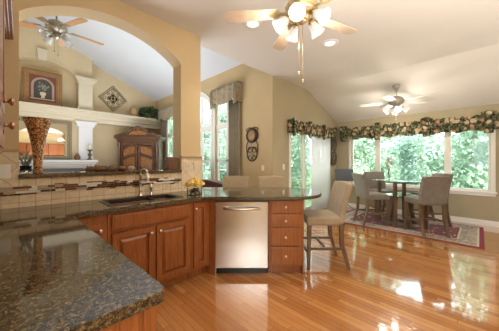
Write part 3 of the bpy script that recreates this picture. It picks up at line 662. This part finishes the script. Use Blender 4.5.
# dining table
RZ = .011
tb = thing('dining_table', 'round glass topped dining table with square wooden posts and lower shelf', 'table', at(3.13, 4.80, RZ), -45)
b = MB(); b.lathe([(.53, .905), (.54, .908), (.54, .916), (.53, .919)], 48); b.build('glass_top', 'table_glass', tb)
b = MB(); q = .27
for sx_, sy_ in ((-1, -1), (1, -1), (1, 1), (-1, 1)):
    bb = MB(); bb.box(sx_*q-.028, sx_*q+.028, sy_*q-.028, sy_*q+.028, 0, .904); bb.build('leg', 'walnut', tb, .003)
for s in (-1, 1): b.box(-q, q, s*q-.018, s*q+.018, .862, .903); b.box(s*q-.018, s*q+.018, -q, q, .862, .903)
b.build('apron', 'walnut', tb)
b = MB(); b.slab(rect(-.31, .31, -.31, .31), [rect(sx_*q-.027-.001, sx_*q+.029, sy_*q-.029, sy_*q+.029) for sx_, sy_ in ((-1, -1), (1, -1), (1, 1), (-1, 1))], mapZ, .60, .612); b.build('lower_shelf', 'table_glass', tb)
b = MB()
for s in (-1, 1):
    for ax in (0, 1):
        p0 = (s*.13, 0, .60) if ax == 0 else (0, s*.13, .60); p1 = (s*.30, 0, 0) if ax == 0 else (0, s*.30, 0)
        bb = MB(); bb.bar(p0, p1, .13 if ax else .04, .04 if ax else .13, (1, 0, 0) if ax else (0, 0, 1)); bb.build('splayed_leg', 'walnut', tb, .004)
b.box(-.16, .16, -.16, .16, .565, .60); b.box(-q, q, -.02, .02, .06, .10); b.box(-.02, .02, -q, q, .06, .10); b.build('pedestal_plate', 'walnut', tb)
d0 = stool('taupe dining chair on the left of the glass table, seen side on', 'chair', 'taupe', 'walnut', at(2.55, 4.80, RZ), -135, 'dining_chair', 'taupe dining chairs at the glass table')
dup(d0, at(3.17, 4.19, RZ), -45, 'taupe dining chair nearest the viewer, its upholstered back turned to us')
dup(d0, at(3.05, 5.36, RZ), 135, 'taupe dining chair on window side of the table facing us')
dup(d0, at(3.72, 4.79, RZ), 45, 'taupe dining chair mostly hidden behind the nearest dining chair')
# bud vase on table
bv = thing('bud_vase', 'slender vase with dried pink blossoms on the glass table', 'vase', at(3.02, 5.0, RZ+.919))
b = MB(); b.lathe([(.028, 0), (.03, .01), (.016, .05), (.012, .13), (.016, .15), (.010, .15), (.0, .03)], 14); b.build('glass', 'clear', bv)
b = MB()
for k in range(6): a = k*1.05; b.tube([(0, 0, .03), (.01*math.cos(a), .01*math.sin(a), .16), (.045*math.cos(a), .045*math.sin(a), .34)], .003, 5)
b.build('stems', 'stem', bv)
b = MB(); foliage(b, (0, 0, .36), .11, 170, .028, (.75, .75, 1.1)); b.build('blossoms', 'pinkleaf', bv, recalc=False)
# music stand
ms = thing('music_stand', 'slate grey music stand in the corner beside the dining window', 'stand', at(2.60, 6.30), -45)
b = MB(); b.x = Matrix.Translation((0, 0, .93)) @ Matrix.Rotation(R(-14), 4, 'X'); b.box(-.25, .25, -.006, .006, -.15, .17); b.box(-.25, .25, -.06, .006, -.158, -.15); b.build('desk', 'slate', ms, .003)
b = MB(); b.tube([(0, .012, .95), (0, .02, .80), (0, .02, .14)], .011, 10); b.build('pole', 'black', ms)
for k in range(3):
    a = R(90+120*k); b = MB(); b.tube([(0, .02, .22), (.12*math.cos(a), .02+.12*math.sin(a), .10), (.24*math.cos(a), .02+.24*math.sin(a), .012)], .009, 8); b.build('leg', 'black', ms)

# ------------------------------------------------------------------ window dressings
def pleat_sheet(b, W, z0, z1, n, amp, scal=.0, yoff=0, nu=120, nv=6, mapf=None):
    f = lambda u, v: (u*W, yoff-amp*math.sin(u*n*2*PI)-amp*.4*math.sin(u*n*4.7*PI+1), z0+scal*abs(math.sin(u*n*.5*PI))*(1-v)+(z1-z0)*v)
    b.grid(f, nu, nv)
def floral_valance(name, label, loc, rz, W, z0, z1, rosettes, depth=.12, puff=1):
    t_ = thing(name, label, 'valance', loc, rz)
    b = MB(); n = W/.16
    b.grid(lambda u, v: (u*W, -depth-.022*math.sin(u*n*2*PI)*(.4+.6*(1-v))-.012*math.sin(u*n*5.3*PI), z0+(.045*abs(math.sin(u*W/.42*PI)))*(1-v)+(z1-z0)*v+.012*math.sin(u*n*3.1*PI)*v), int(W*40), 8)
    b.grid(lambda u, v: (u*.005, -depth*(1-u)-.0*v, z0+.03+(z1-z0-.03)*v), 3, 4); b.grid(lambda u, v: (W-u*.005, -depth*(1-u), z0+.03+(z1-z0-.03)*v), 3, 4)
    o = b.build('swag', 'floral', t_); o.modifiers.new('s', 'SOLIDIFY').thickness = .006
    b = MB(); b.box(0, W, -depth+.03, 0, z1-.04, z1-.02); b.build('mounting_board', 'trim', t_)
    for x in rosettes:
        b = MB(); q = 12; hh = z1-z0
        def f(u, v):
            a = u*2*PI; rr = puff*(.05+.035*v)*(1+.22*math.sin(a*6+v*3)); return (x+rr*1.15*math.cos(a), -depth-.035+rr*.7*math.sin(a), z0-.03+v*(hh+.03+.045*puff))
        b.grid(f, 48, 8); c0 = len(b.v)
        b.ball((x, -depth-.03, z1+.01-.03*(1-puff)), .085*puff, 12, 8, (1.1, .8, .7))
        b.build('jabot', 'floral', t_)
    return t_
# local x runs +X on the patio wall; on the dining wall local x runs -Y
floral_valance('floral_valance', 'dark floral valance gathered above the patio door', (4.24, YB, 0), 0, 2.22, 1.91, 2.24, (.08, .75, 1.45, 2.13), .10, .62)
floral_valance('floral_valance', 'long dark floral valance across the dining window', (XD, 2.86, 0), -90, 3.35, 1.90, 2.25, (.1, .98, 2.0, 2.98), .13)
def curtain_panel(label, y0, y1, z0, z1):
    t_ = thing('curtain_panel', label, 'curtain', (XC, y1, 0), -90); b = MB(); W = y1-y0
    b.grid(lambda u, v: (u*W, -.075-.03*math.sin(u*W/.085*2*PI), z0+(z1-z0)*v), int(W*130), 2); o = b.build('cloth', 'curtain', t_); o.modifiers.new('s', 'SOLIDIFY').thickness = .005
    b = MB(); b.tube([(0, -.075, z1), (W, -.075, z1)], .012); b.build('rod', 'iron', t_)
curtain_panel('sage curtain panel hanging beside the tall window near the clock', 3.97, 4.36, .03, 2.80)
curtain_panel('sage curtain panel right of the armoire on the far window', 7.66, 8.1, .03, 2.80)
def brocade(label, y0, y1):
    t_ = thing('brocade_valance', label, 'valance', (XC, y1, 0), -90); W = y1-y0; b = MB()
    b.grid(lambda u, v: (u*W, -.17-.016*math.sin(u*W/.1*2*PI)*(1-v), 2.74+.17*math.sin(u*PI)*(1-v)*.8+.42*v*(1-.8*0)+(.0)), 70, 8)
    b.grid(lambda u, v: (0, -.17*u, 2.70+.46*v), 2, 2); b.grid(lambda u, v: (W, -.17*u, 2.70+.46*v), 2, 2)
    o = b.build('cloth', 'brocade', t_); o.modifiers.new('s', 'SOLIDIFY').thickness = .008
    b = MB(); b.grid(lambda u, v: (.06+u*(W-.12), -.185-.012*math.sin(u*28), 2.83-.13*math.sin(u*PI)*(1-v)+.30*v), 50, 6); o = b.build('swag', 'brocade', t_); o.modifiers.new('s', 'SOLIDIFY').thickness = .006
    for s in (0, 1):
        b = MB(); x = .05 if s == 0 else W-.05
        b.grid(lambda u, v: (x+(u-.5)*.12, -.19-.02*math.sin(u*14), 2.64+.05*u+.46*v), 14, 3); o = b.build('tail', 'brocade', t_); o.modifiers.new('s', 'SOLIDIFY').thickness = .006
    b = MB(); b.box(0, W, -.16, 0, 3.14, 3.165); b.build('mounting_board', 'brocade', t_)
    return t_
brocade('olive brocade valance over tall window left of the clock', 3.95, 4.97)
brocade('olive brocade valance over far window beside the armoire', 6.9, 8.1)

# ------------------------------------------------------------------ wall ornaments
def ring(b, c, r, tr, plane='XZ', n=28, a0=0, a1=360):
    pts = []
    for k in range(n+1):
        a = R(a0+(a1-a0)*k/n); p = (r*math.cos(a), r*math.sin(a)); pts.append((c[0]+p[0], c[1], c[2]+p[1]))
    b.tube(pts, tr, 6)
ck = thing('wall_clock', 'iron scroll wall clock with pendulum on the gold wall', 'clock', (XC, 3.62, 1.67), -90)
b = MB(); b.x = Matrix.Translation((0, -.02, .22)) @ Matrix.Rotation(R(90), 4, 'X'); b.lathe([(.165, -.02), (.17, 0), (.165, .018), (.15, .03), (.125, .03), (.12, .018)], 32); b.build('case_ring', 'iron', ck)
b = MB(); b.x = Matrix.Translation((0, -.035, .22)) @ Matrix.Rotation(R(90), 4, 'X'); b.lathe([(.125, 0), (.125, .004), (0, .005)], 32); fo = b.build('dial', 'terracotta', ck)
b = MB()
for k in range(12):
    a = R(30*k); b.bar((.085*math.sin(a), -.042, .22+.085*math.cos(a)), (.115*math.sin(a), -.042, .22+.115*math.cos(a)), .008, .003)
b.bar((0, -.044, .22), (.045, -.044, .275), .008, .003); b.bar((0, -.045, .22), (-.07, -.045, .25), .007, .003); b.build('hands', 'iron', fo)
b = MB(); ring(b, (0, -.02, -.20), .155, .012); ring(b, (-.07, -.02, -.10), .06, .008); ring(b, (.07, -.02, -.10), .06, .008); ring(b, (-.06, -.02, -.28), .05, .008); ring(b, (.06, -.02, -.28), .05, .008)
for s in (-1, 1): b.tube([(s*.12, -.02, .10), (s*.175, -.02, .0), (s*.17, -.02, -.12), (s*.155, -.02, -.2)], .010, 6); b.tube([(s*.12, -.02, .10), (s*.175, -.02, .16), (s*.185, -.02, .24), (s*.15, -.02, .3)], .009, 6); b.tube([(s*.15, -.02, .3), (s*.185, -.02, .36), (s*.1, -.02, .40), (0, -.02, .385)], .010, 6)
b.build('scrollwork', 'iron', ck)
b = MB(); b.tube([(0, -.03, .06), (0, -.03, -.2)], .006, 6); b.ball((0, -.03, -.23), .045, 12, 8, (1, .35, 1)); b.build('pendulum', 'pewter', ck)
def plate_rack():
    t_ = thing('plate_rack', 'iron wall rack holding two round plates near the dining corner', 'plate rack', (6.45, YB, 1.62))
    for z in (.2, -.22):
        b = MB(); b.x = Matrix.Translation((0, -.03, z)) @ Matrix.Rotation(R(90), 4, 'X'); b.lathe([(.0, -.012), (.10, -.010), (.165, .008), (.17, .014), (.16, .012), (.10, -.004), (0, -.006)], 28); b.build('plate', 'pewter', t_)
        b = MB(); ring(b, (0, -.05, z), .175, .009); ring(b, (0, -.055, z), .09, .006); b.build('rim_wire', 'iron', t_)
    b = MB()
    for s in (-1, 1): b.tube([(s*.05, -.02, .46), (s*.13, -.02, .40), (s*.185, -.02, .2), (s*.10, -.02, 0), (s*.185, -.02, -.2), (s*.12, -.02, -.4), (s*.03, -.02, -.45)], .009, 6)
    b.build('frame', 'iron', t_)
plate_rack()
dm = thing('diamond_ornament', 'diamond shaped iron scrollwork hanging above the plant shelf', 'ornament', (2.25, YF, 3.42))
b = MB(); b.x = Matrix.Rotation(R(45), 4, 'Y')
h = .30
for a in (h, h-.045):
    for p, q in (((-a, -a), (a, -a)), ((a, -a), (a, a)), ((a, a), (-a, a)), ((-a, a), (-a, -a))): b.bar((p[0], -.02, p[1]), (q[0], -.02, q[1]), .011, .011, (0, 1, 0))
b.build('frame', 'iron', dm)
b = MB()
for k in range(4):
    a = R(90*k); cx, cz = .11*math.cos(a), .11*math.sin(a); b.ball((cx, -.02, cz), .034, 12, 6, (1, .25, 1)); ring(b, (cx*1.05, -.025, cz*1.05), .055, .007)
    a2 = a+PI/4; b.ball((.1*math.cos(a2), -.022, .1*math.sin(a2)), .018, 8, 6, (1, .2, 1)); ring(b, (2.3*cx, -.02, 2.3*cz), .045, .005)
    ring(b, (.20*math.cos(a2), -.02, .20*math.sin(a2)), .035, .005)
b.ball((0, -.03, 0), .04, 10, 6, (1, .5, 1)); b.build('flower_scroll', 'iron', dm)
pf = thing('picture_frame', 'gilt framed still life leaning in the arched niche', 'picture', (.47, 8.60, 2.84))
b = MB(); b.slab(rect(-.42, .42, .0, .98), [rect(-.28, .28, .14, .84)], mapY(0), -.025, .02); b.slab(rect(-.39, .39, .03, .95), [rect(-.31, .31, .11, .87)], mapY(0), -.05, -.025)
for k in range(18):
    for z in (.055, .925): b.ball((-.38+k*.0447, -.05, z), .018, 6, 4)
for k in range(19):
    for x in (-.365, .365): b.ball((x, -.05, .07+k*.0467), .018, 6, 4)
b.build('frame', 'gilt', pf, .004)
b = MB(); b.box(-.32, .32, -.02, .012, .1, .88); cv = b.build('canvas', 'crimson_mat', pf)
b = MB(); b.slab([(-.24, .17), (.24, .17)]+arc(0, .56, .24, .23, 0, 180, 16), [], mapY(0), -.025, -.02); b.m = 1; b.slab([(-.19, .20), (.19, .20)]+arc(0, .54, .19, .20, 0, 180, 16), [], mapY(0), -.028, -.025)
b.m = 2
for k in range(36): a = random.uniform(0, 6.28); r_ = random.uniform(0, .12); b.ball((r_*math.cos(a), -.03, .53+r_*1.1*math.sin(a)), random.uniform(.012, .026), 7, 4, (1, .2, 1))
b.m = 3; b.slab([(-.045, .22), (.045, .22), (.03, .26), (.065, .33), (.06, .38), (-.06, .38), (-.065, .33), (-.03, .26)], [], mapY(0), -.034, -.028); b.box(-.26, .26, -.03, -.025, .185, .205)
b.build('painting', ['pink_stone', 'deep_paint', 'bouquet', 'urn'], cv)
mr = thing('wall_mirror', 'ornate silver brown framed mirror above the fireplace mantel', 'mirror', (.44, 8.5, 1.36))
b = MB(); b.slab(rect(-.66, .66, 0, 1.10), [rect(-.55, .55, .10, 1.0)], mapY(0), -.05, 0)
for k in range(26):
    for z in (.05, 1.05): b.ball((-.62+k*.0496, -.05, z), .024, 7, 4)
for k in range(21):
    for x in (-.605, .605): b.ball((x, -.05, .06+k*.049), .024, 7, 4)
b.build('frame', 'mirror_frame', mr, .004)
b = MB(); b.box(-.56, .56, -.02, -.012, .09, 1.01); b.build('glass', 'mirror', mr)
cs = thing('candle_holder', 'turned candle holder with ivory candle on mantel right end', 'candle holder', (1.50, 8.26, 1.35))
b = MB(); b.lathe([(.075, 0), (.075, .02), (.04, .04), (.025, .09), (.05, .13), (.055, .17), (.025, .21), (.03, .26), (.07, .29), (.07, .305), (0, .305)], 18); b.build('base', 'walnut', cs)
b = MB(); b.lathe([(.04, .305), (.042, .31), (.042, .45), (.03, .456), (0, .45)], 16); b.build('candle', 'candle', cs)
jr = thing('small_jar', 'small dark red lidded jar on the mantel below the mirror', 'jar', (1.20, 8.28, 1.35))
b = MB(); b.lathe([(.05, 0), (.075, .03), (.08, .09), (.05, .13), (.05, .14)], 16); b.build('body', 'leather', jr); b = MB(); b.lathe([(.055, .14), (.045, .165), (.012, .18), (.016, .2), (0, .21)], 16); b.build('lid', 'leather', jr)
j2 = thing('stoneware_jar', 'tan stoneware jar on the plant shelf beside the ivy', 'jar', (2.84, 8.55, 2.84))
b = MB(); b.lathe([(.10, 0), (.13, .03), (.135, .2), (.12, .28), (.085, .31), (.085, .33)], 20); b.build('body', 'terracotta', j2); b = MB(); b.lathe([(.1, .33), (.1, .35), (.06, .37), (.02, .38), (.025, .41), (0, .42)], 18); b.build('lid', 'terracotta', j2)
iv = thing('trailing_ivy', 'dark green ivy plant spilling over the corner of plant shelf', 'plant', (3.36, 8.50, 2.84))
b = MB(); b.lathe([(.09, 0), (.12, .14), (.125, .15), (.1, .15), (0, .12)], 16); b.build('pot', 'leather', iv)
b = MB()
for k in range(16): a = random.uniform(0, 6.28); foliage(b, (.24*math.cos(a), .10*math.sin(a), random.uniform(.1, .34)), .13, 55, .085)
foliage(b, (-.2, -.2, .08), .13, 50, .085); foliage(b, (.2, -.22, .02), .14, 60, .085)
b.build('leaves', 'ivy', iv, recalc=False)

# ------------------------------------------------------------------ armoire and sofa
ar = thing('armoire', 'carved dark wood armoire with arched pediment in the far corner', 'armoire', at(-3.62, 7.50), -45)
b = MB(); b.box(-.66, .66, .02, .54, .1, 1.98); b.box(-.69, .69, -.02, .52, 0, .1); b.build('body', 'armoire', ar, .006)
b = MB()
for k, (e_, z0, h_) in enumerate(((.02, 1.96, .05), (.06, 2.01, .05), (.10, 2.06, .05))): b.box(-.66-e_, .66+e_, .02-e_, .42, z0, z0+h_)
top = [(-.72, 2.11), (.72, 2.11), (.60, 2.15), (.42, 2.20)]+arc(0, 2.16, .34, .24, 15, 165, 12)+[(-.42, 2.20), (-.60, 2.15)]
b.slab(top, [], mapY(0), -.02, .10)
oa = arc(0, 2.16, .37, .27, 10, 170, 14); ob = arc(0, 2.16, .33, .225, 10, 170, 14)
b.slab(oa+ob[::-1], [], mapY(0), -.07, 0); 
for s in (-1, 1): b.tube([(s*.36, -.05, 2.2), (s*.46, -.05, 2.22), (s*.60, -.05, 2.17), (s*.74, -.05, 2.13)], [.03, .028, .025, .03], 8)
pd = b.build('pediment', 'armoire', ar, .004)
b = MB(); b.slab(arc(0, 2.15, .29, .16, 5, 175, 14), [], mapY(0), -.035, -.02); b.build('inlay', 'burl', pd)
b = MB(); b.ball((0, -.06, 2.37), .07, 10, 8, (1.1, .5, .9))
for k in range(7): a = R(k*30); b.ball((.10*math.cos(a), -.06, 2.35+.075*math.sin(a)), .035, 8, 6, (1, .6, 1))
b.build('crest', 'armoire', pd)
for s in (-1, 1):
    b = MB(); x0, x1 = (.02, .54) if s > 0 else (-.54, -.02); raised(b, x0, x1, .16, 1.90, -.03, .06)
    d = b.build('door', 'armoire', ar, .004)
    b = MB(); xm = (x0+x1)/2
    zi, zo = (0, .0)
    for z0, z1 in ((.30, .80), (.98, 1.34), (1.46, 1.66)):
        inner, outer = (x0+.075, x1-.075) if s > 0 else (x1-.075, x0+.075)
        top_in = z1+.14
        b.slab([(outer, z0), (inner, z0+(.14 if z0 > .5 else 0)), (inner, top_in), ((inner+outer)/2, z1+.10), (outer, z1)], [], mapY(0), -.045, -.02)
    b.build('burl_panel', 'burl', d, .006)
    b = MB()
    inner, outer = (x0+.03, x1-.04) if s > 0 else (x1-.03, x0+.04)
    for zc in (.87, 1.385):
        b.tube([(outer, -.05, zc), (xm, -.056, zc+.09), (inner, -.05, zc+.15)], [.022, .034, .022], 8)
        for q_ in range(7): b.ball((outer+(inner-outer)*(q_+.5)/7, -.075, zc+.15*(q_+.5)/7+.01), .026, 7, 5, (1, .6, 1.1))
    b.tube([(outer, -.045, .28), (outer, -.05, 1.75), (inner, -.05, 1.85)], .02, 8)
    for q_ in range(16): b.ball((outer, -.065, .3+q_*.093), .02, 6, 4)
    b.build('carving', 'armoire', d)
    b = MB(); b.ball((s*.055, -.05, 1.05), .018, 8, 6); b.build('handle', 'brass', d)
    b = MB(); b.x = Matrix.Translation((s*.61, -.01, 0)); b.lathe([(.05, .1), (.06, .16), (.04, .22), (.035, .9), (.05, .95), (.035, 1.0), (.035, 1.75), (.06, 1.82), (.05, 1.92), (.065, 1.96)], 14); b.build('column', 'armoire', ar)
so = thing('sofa', 'oxblood red sofa below the family room windows', 'sofa', (3.14, 5.05, 0), 90)
# local x -> +Y, local -y -> ... front faces -X (local y -> -X)
b = MB(); b.box(-1.0, 1.0, -.42, .42, .08, .42); b.build('base', 'red_fabric', so, .03, 3)
b = MB(); b.slab([(-1.0, .3), (1.0, .3), (1.0, .72)]+[(1.0-2.0*k/16, .74+.09*math.sin(PI*k/16)) for k in range(1, 16)]+[(-1.0, .72)], [], mapY(0), -.43, -.22); b.build('backrest', 'red_fabric', so, .05, 4)
for s in (-1, 1):
    b = MB(); b.box(s*1.0-.1, s*1.0+.1, -.42, .42, .08, .62); b.build('armrest', 'red_fabric', so, .05, 4)
    for yy in (-.36, .36): b = MB(); b.box(s*.95-.03, s*.95+.03, yy-.03, yy+.03, 0, .10); b.build('leg', 'walnut', so)
    b = MB(); b.box(min(0, s*.88), max(0, s*.88), -.22, .42, .42, .54); b.build('seat_cushion', 'red_fabric', so, .04, 4)

# ------------------------------------------------------------------ ceiling fans and downlights
def fan(name, label, loc, zc, drop, Rb, a0, blade, metal, nl, shade, lit, la0, kit=.0, energy=12, drc=0, ring_r=.17):
    # root at hub height, canopy above by drop
    t_ = thing(name, label, 'ceiling fan', loc, 0)
    b = MB(); b.lathe([(.03, drop-.09), (.065, drop-.05), (.075, drop)], 20); b.build('canopy', metal, t_)
    b = MB(); b.tube([(0, 0, .10), (0, 0, drop-.05)], .012, 10); b.build('downrod', metal, t_)
    b = MB(); b.lathe([(.03, .13), (.06, .12), (.11, .085), (.135, .05), (.14, .0), (.125, -.03), (.08, -.05), (.06, -.075), (.05, -.085)], 28)
    for k in range(14): a = k*2*PI/14; b.tube([(.1*math.cos(a), .1*math.sin(a), .09), (.138*math.cos(a+.2), .138*math.sin(a+.2), .03), (.115*math.cos(a+.1), .115*math.sin(a+.1), -.035)], .009, 6)
    mh = b.build('motor_housing', metal, t_)
    for k in range(5):
        a = R(a0+72*k); mx = Matrix.Rotation(a, 4, 'Z') @ Matrix.Translation((0, 0, .0)) @ Matrix.Rotation(R(11), 4, 'X')
        pts = [(.19, -.048), (.30, -.058), (Rb-.06, -.070), (Rb-.02, -.06), (Rb, -.03), (Rb, .03), (Rb-.02, .06), (Rb-.06, .070), (.30, .058), (.19, .048)]
        b = MB(); b.x = mx; b.slab(pts, [], mapZ, -.004, .004); bl = b.build('blade', blade, t_, .002)
        b = MB(); b.x = mx; b.slab([(.11, -.02), (.17, -.016), (.22, -.042), (.27, -.03), (.29, 0), (.27, .03), (.22, .042), (.17, .016), (.11, .02)], [], mapZ, -.010, -.004); b.build('blade_iron', metal, bl)
    zk = kit
    b = MB(); b.lathe([(.045, -.08), (.06, zk+.03), (.065, zk), (.04, zk-.035), (.015, zk-.05), (0, zk-.055)], 20); b.build('light_fitter', metal, t_)
    for k in range(nl):
        a = R(la0+360/nl*k); ca, sa = math.cos(a), math.sin(a)
        mx = Matrix.Rotation(a, 4, 'Z') @ Matrix.Translation((ring_r-.07, 0, zk+.01)) @ Matrix.Rotation(R(180-52), 4, 'Y')
        b = MB(); b.tube([(.05*ca, .05*sa, zk), ((ring_r-.09)*ca, (ring_r-.09)*sa, zk+.03), ((ring_r-.065)*ca, (ring_r-.065)*sa, zk+.008)], .009, 8)
        b.x = mx; b.lathe([(.012, -.005), (.026, 0), (.028, .03)], 14); arm = b.build('lamp_arm', metal, t_)
        b = MB(); b.x = mx; b.lathe([(.024, .015), (.034, .03), (.042, .06), (.048, .09), (.064, .125), (.067, .13), (.060, .125), (.044, .09), (.03, .035), (0, .03)], 20); sh = b.build('lamp_shade', shade, t_)
        if lit:
            b = MB(); b.x = mx; b.ball((0, 0, .085), .024, 10, 7); b.build('bulb', 'bulb', sh)
            p = Vector(loc)+(mx @ Vector((0, 0, .19)))
            lamp('fan_bulb', 'POINT', p, energy, WARM, shadow_soft_size=.04)
    b = MB(); b.tube([(.02, 0, zk-.04), (.02, 0, -.42+drc)], .0022, 5); b.ball((.02, 0, -.43+drc), .009, 8, 6, (1, 1, 1.8)); b.build('pull_chain', metal, t_)
    b = MB(); b.tube([(-.025, .01, zk-.04), (-.025, .01, -.36+drc)], .0022, 5); b.ball((-.025, .01, -.37+drc), .009, 8, 6, (1, 1, 1.8)); b.build('pull_chain', metal, t_)
    return t_
fx, fy = LD(.455, 2.02)
fan('ceiling_fan', 'brass ceiling fan with pale wooden blades and five lit shades over the kitchen', (fx, fy, 2.62), ZK, ZK-2.62, .69, 101-45, 'blade_pale', 'brass', 5, 'shade_glow', True, 90-45+14, -.06, 3, drc=-.17, ring_r=.18)
zc2 = ZK-.392*(5.60-XK)
fan('ceiling_fan', 'white ceiling fan with lit bell shades above the dining table', (5.60, 1.24, 2.55), zc2, zc2-2.55+.01, .70, 6-45, 'blade_white', 'white_metal', 4, 'shade_glow', True, 20, -.12, 6)
fan('ceiling_fan', 'pewter ceiling fan with oak blades hanging in the family room', (.43, 4.85, 3.46), 0, zv(.43)-3.46, .68, 6, 'blade_oak', 'pewter', 4, 'shade_off', False, 30, -.12, 0)
for k, (x, y, lab) in enumerate(((2.132, 2.068, 'round recessed downlight left of the kitchen fan'), (3.301, 1.592, 'round recessed downlight right of the kitchen fan'))):
    t_ = thing('downlight', lab, 'downlight', (x, y, ZK)); t_['group'] = 'recessed downlights in the kitchen ceiling'
    b = MB(); b.lathe([(.072, -.004), (.078, -.012), (.120, -.008), (.125, 0)], 28); b.build('trim_ring', 'trim', t_)
    b = MB(); b.lathe([(.0, -.006), (.075, -.006), (.074, -.001)], 24); b.build('lens', 'bulb', t_)
    lamp('downlight_beam', 'SPOT', (x, y, ZK-.03), 40, WARM, (0, 0, 0), spot_size=R(120), spot_blend=.8, shadow_soft_size=.06)

# ------------------------------------------------------------------ outdoors
def make_tree(v, mt, H_, Rr, seed):
    rnd = random.Random(seed); b = MB()
    for k in range(44):
        z = rnd.uniform(.04, 1); rr = Rr*(1.0-.55*z**2); a = rnd.uniform(0, 6.28); q = rr*math.sqrt(rnd.uniform(.05, 1)); foliage(b, (q*math.cos(a), q*math.sin(a), .3+z*(H_-.6)), .62, 200, .15, (1, 1, .8), rnd)
    t_ = thing('leafy_tree', v, 'tree', (0, 0, -.3), 0, 'trees outside the windows')
    b.build('crown', mt, t_, recalc=False)
    b = MB(); b.tube([(0, 0, 0), (.05, .03, H_*.4), (0, 0, H_*.8)], [.09, .07, .03], 8); b.build('trunk', 'bark', t_); return t_
spots = {'leafy green tree seen through the dining window': [(9.9, 3.3), (9.6, .1), (9.8, -3.1), (12.7, 5.1), (12.8, 1.9), (12.8, -1.3), (15.7, 3.5), (15.5, .2), (15.6, 6.8), (15.8, -3.0)],
         'leafy green tree seen through the patio door': [(8.4, 6.2), (11.6, 8.0), (8.0, 9.4), (14.6, 9.9), (11.2, 11.4)],
         'leafy green tree seen through the family room windows': [(6.6, 12.4), (9.6, 14.2), (6.9, 15.8), (9.9, 17.4), (7.2, 19.2), (12.8, 14.6), (13.2, 18.0)]}
protos = [make_tree('x', 'leafA', 5.2, 1.05, 1), make_tree('x', 'leafB', 6.2, 1.1, 2), make_tree('x', 'leafC', 4.6, 1.05, 3)]
i = 0
for lab, ps in spots.items():
    for x, y in ps:
        if i < 3: o = protos[i]; o.location = (x, y, -.3); o['label'] = lab
        else: o = dup(protos[(i*2+i//5) % 3], (x, y, -.3), (i*67) % 360, lab)
        o['group'] = 'trees: '+lab; i += 1
gb = thing('garden_bench', 'small reddish garden bench with pale top outside the dining window', 'bench', (7.75, .02, -.3), 80)
b = MB(); b.box(-.35, .35, -.2, .2, .60, .66); b.build('top', 'plate_white', gb, .01)
for s in (-1, 1): b = MB(); b.box(s*.28-.05, s*.28+.05, -.18, .18, 0, .60); b.build('leg', 'red_fabric', gb)
b = MB(); b.box(-.28, .28, -.16, .16, .40, .48); b.build('stretcher', 'red_fabric', gb)
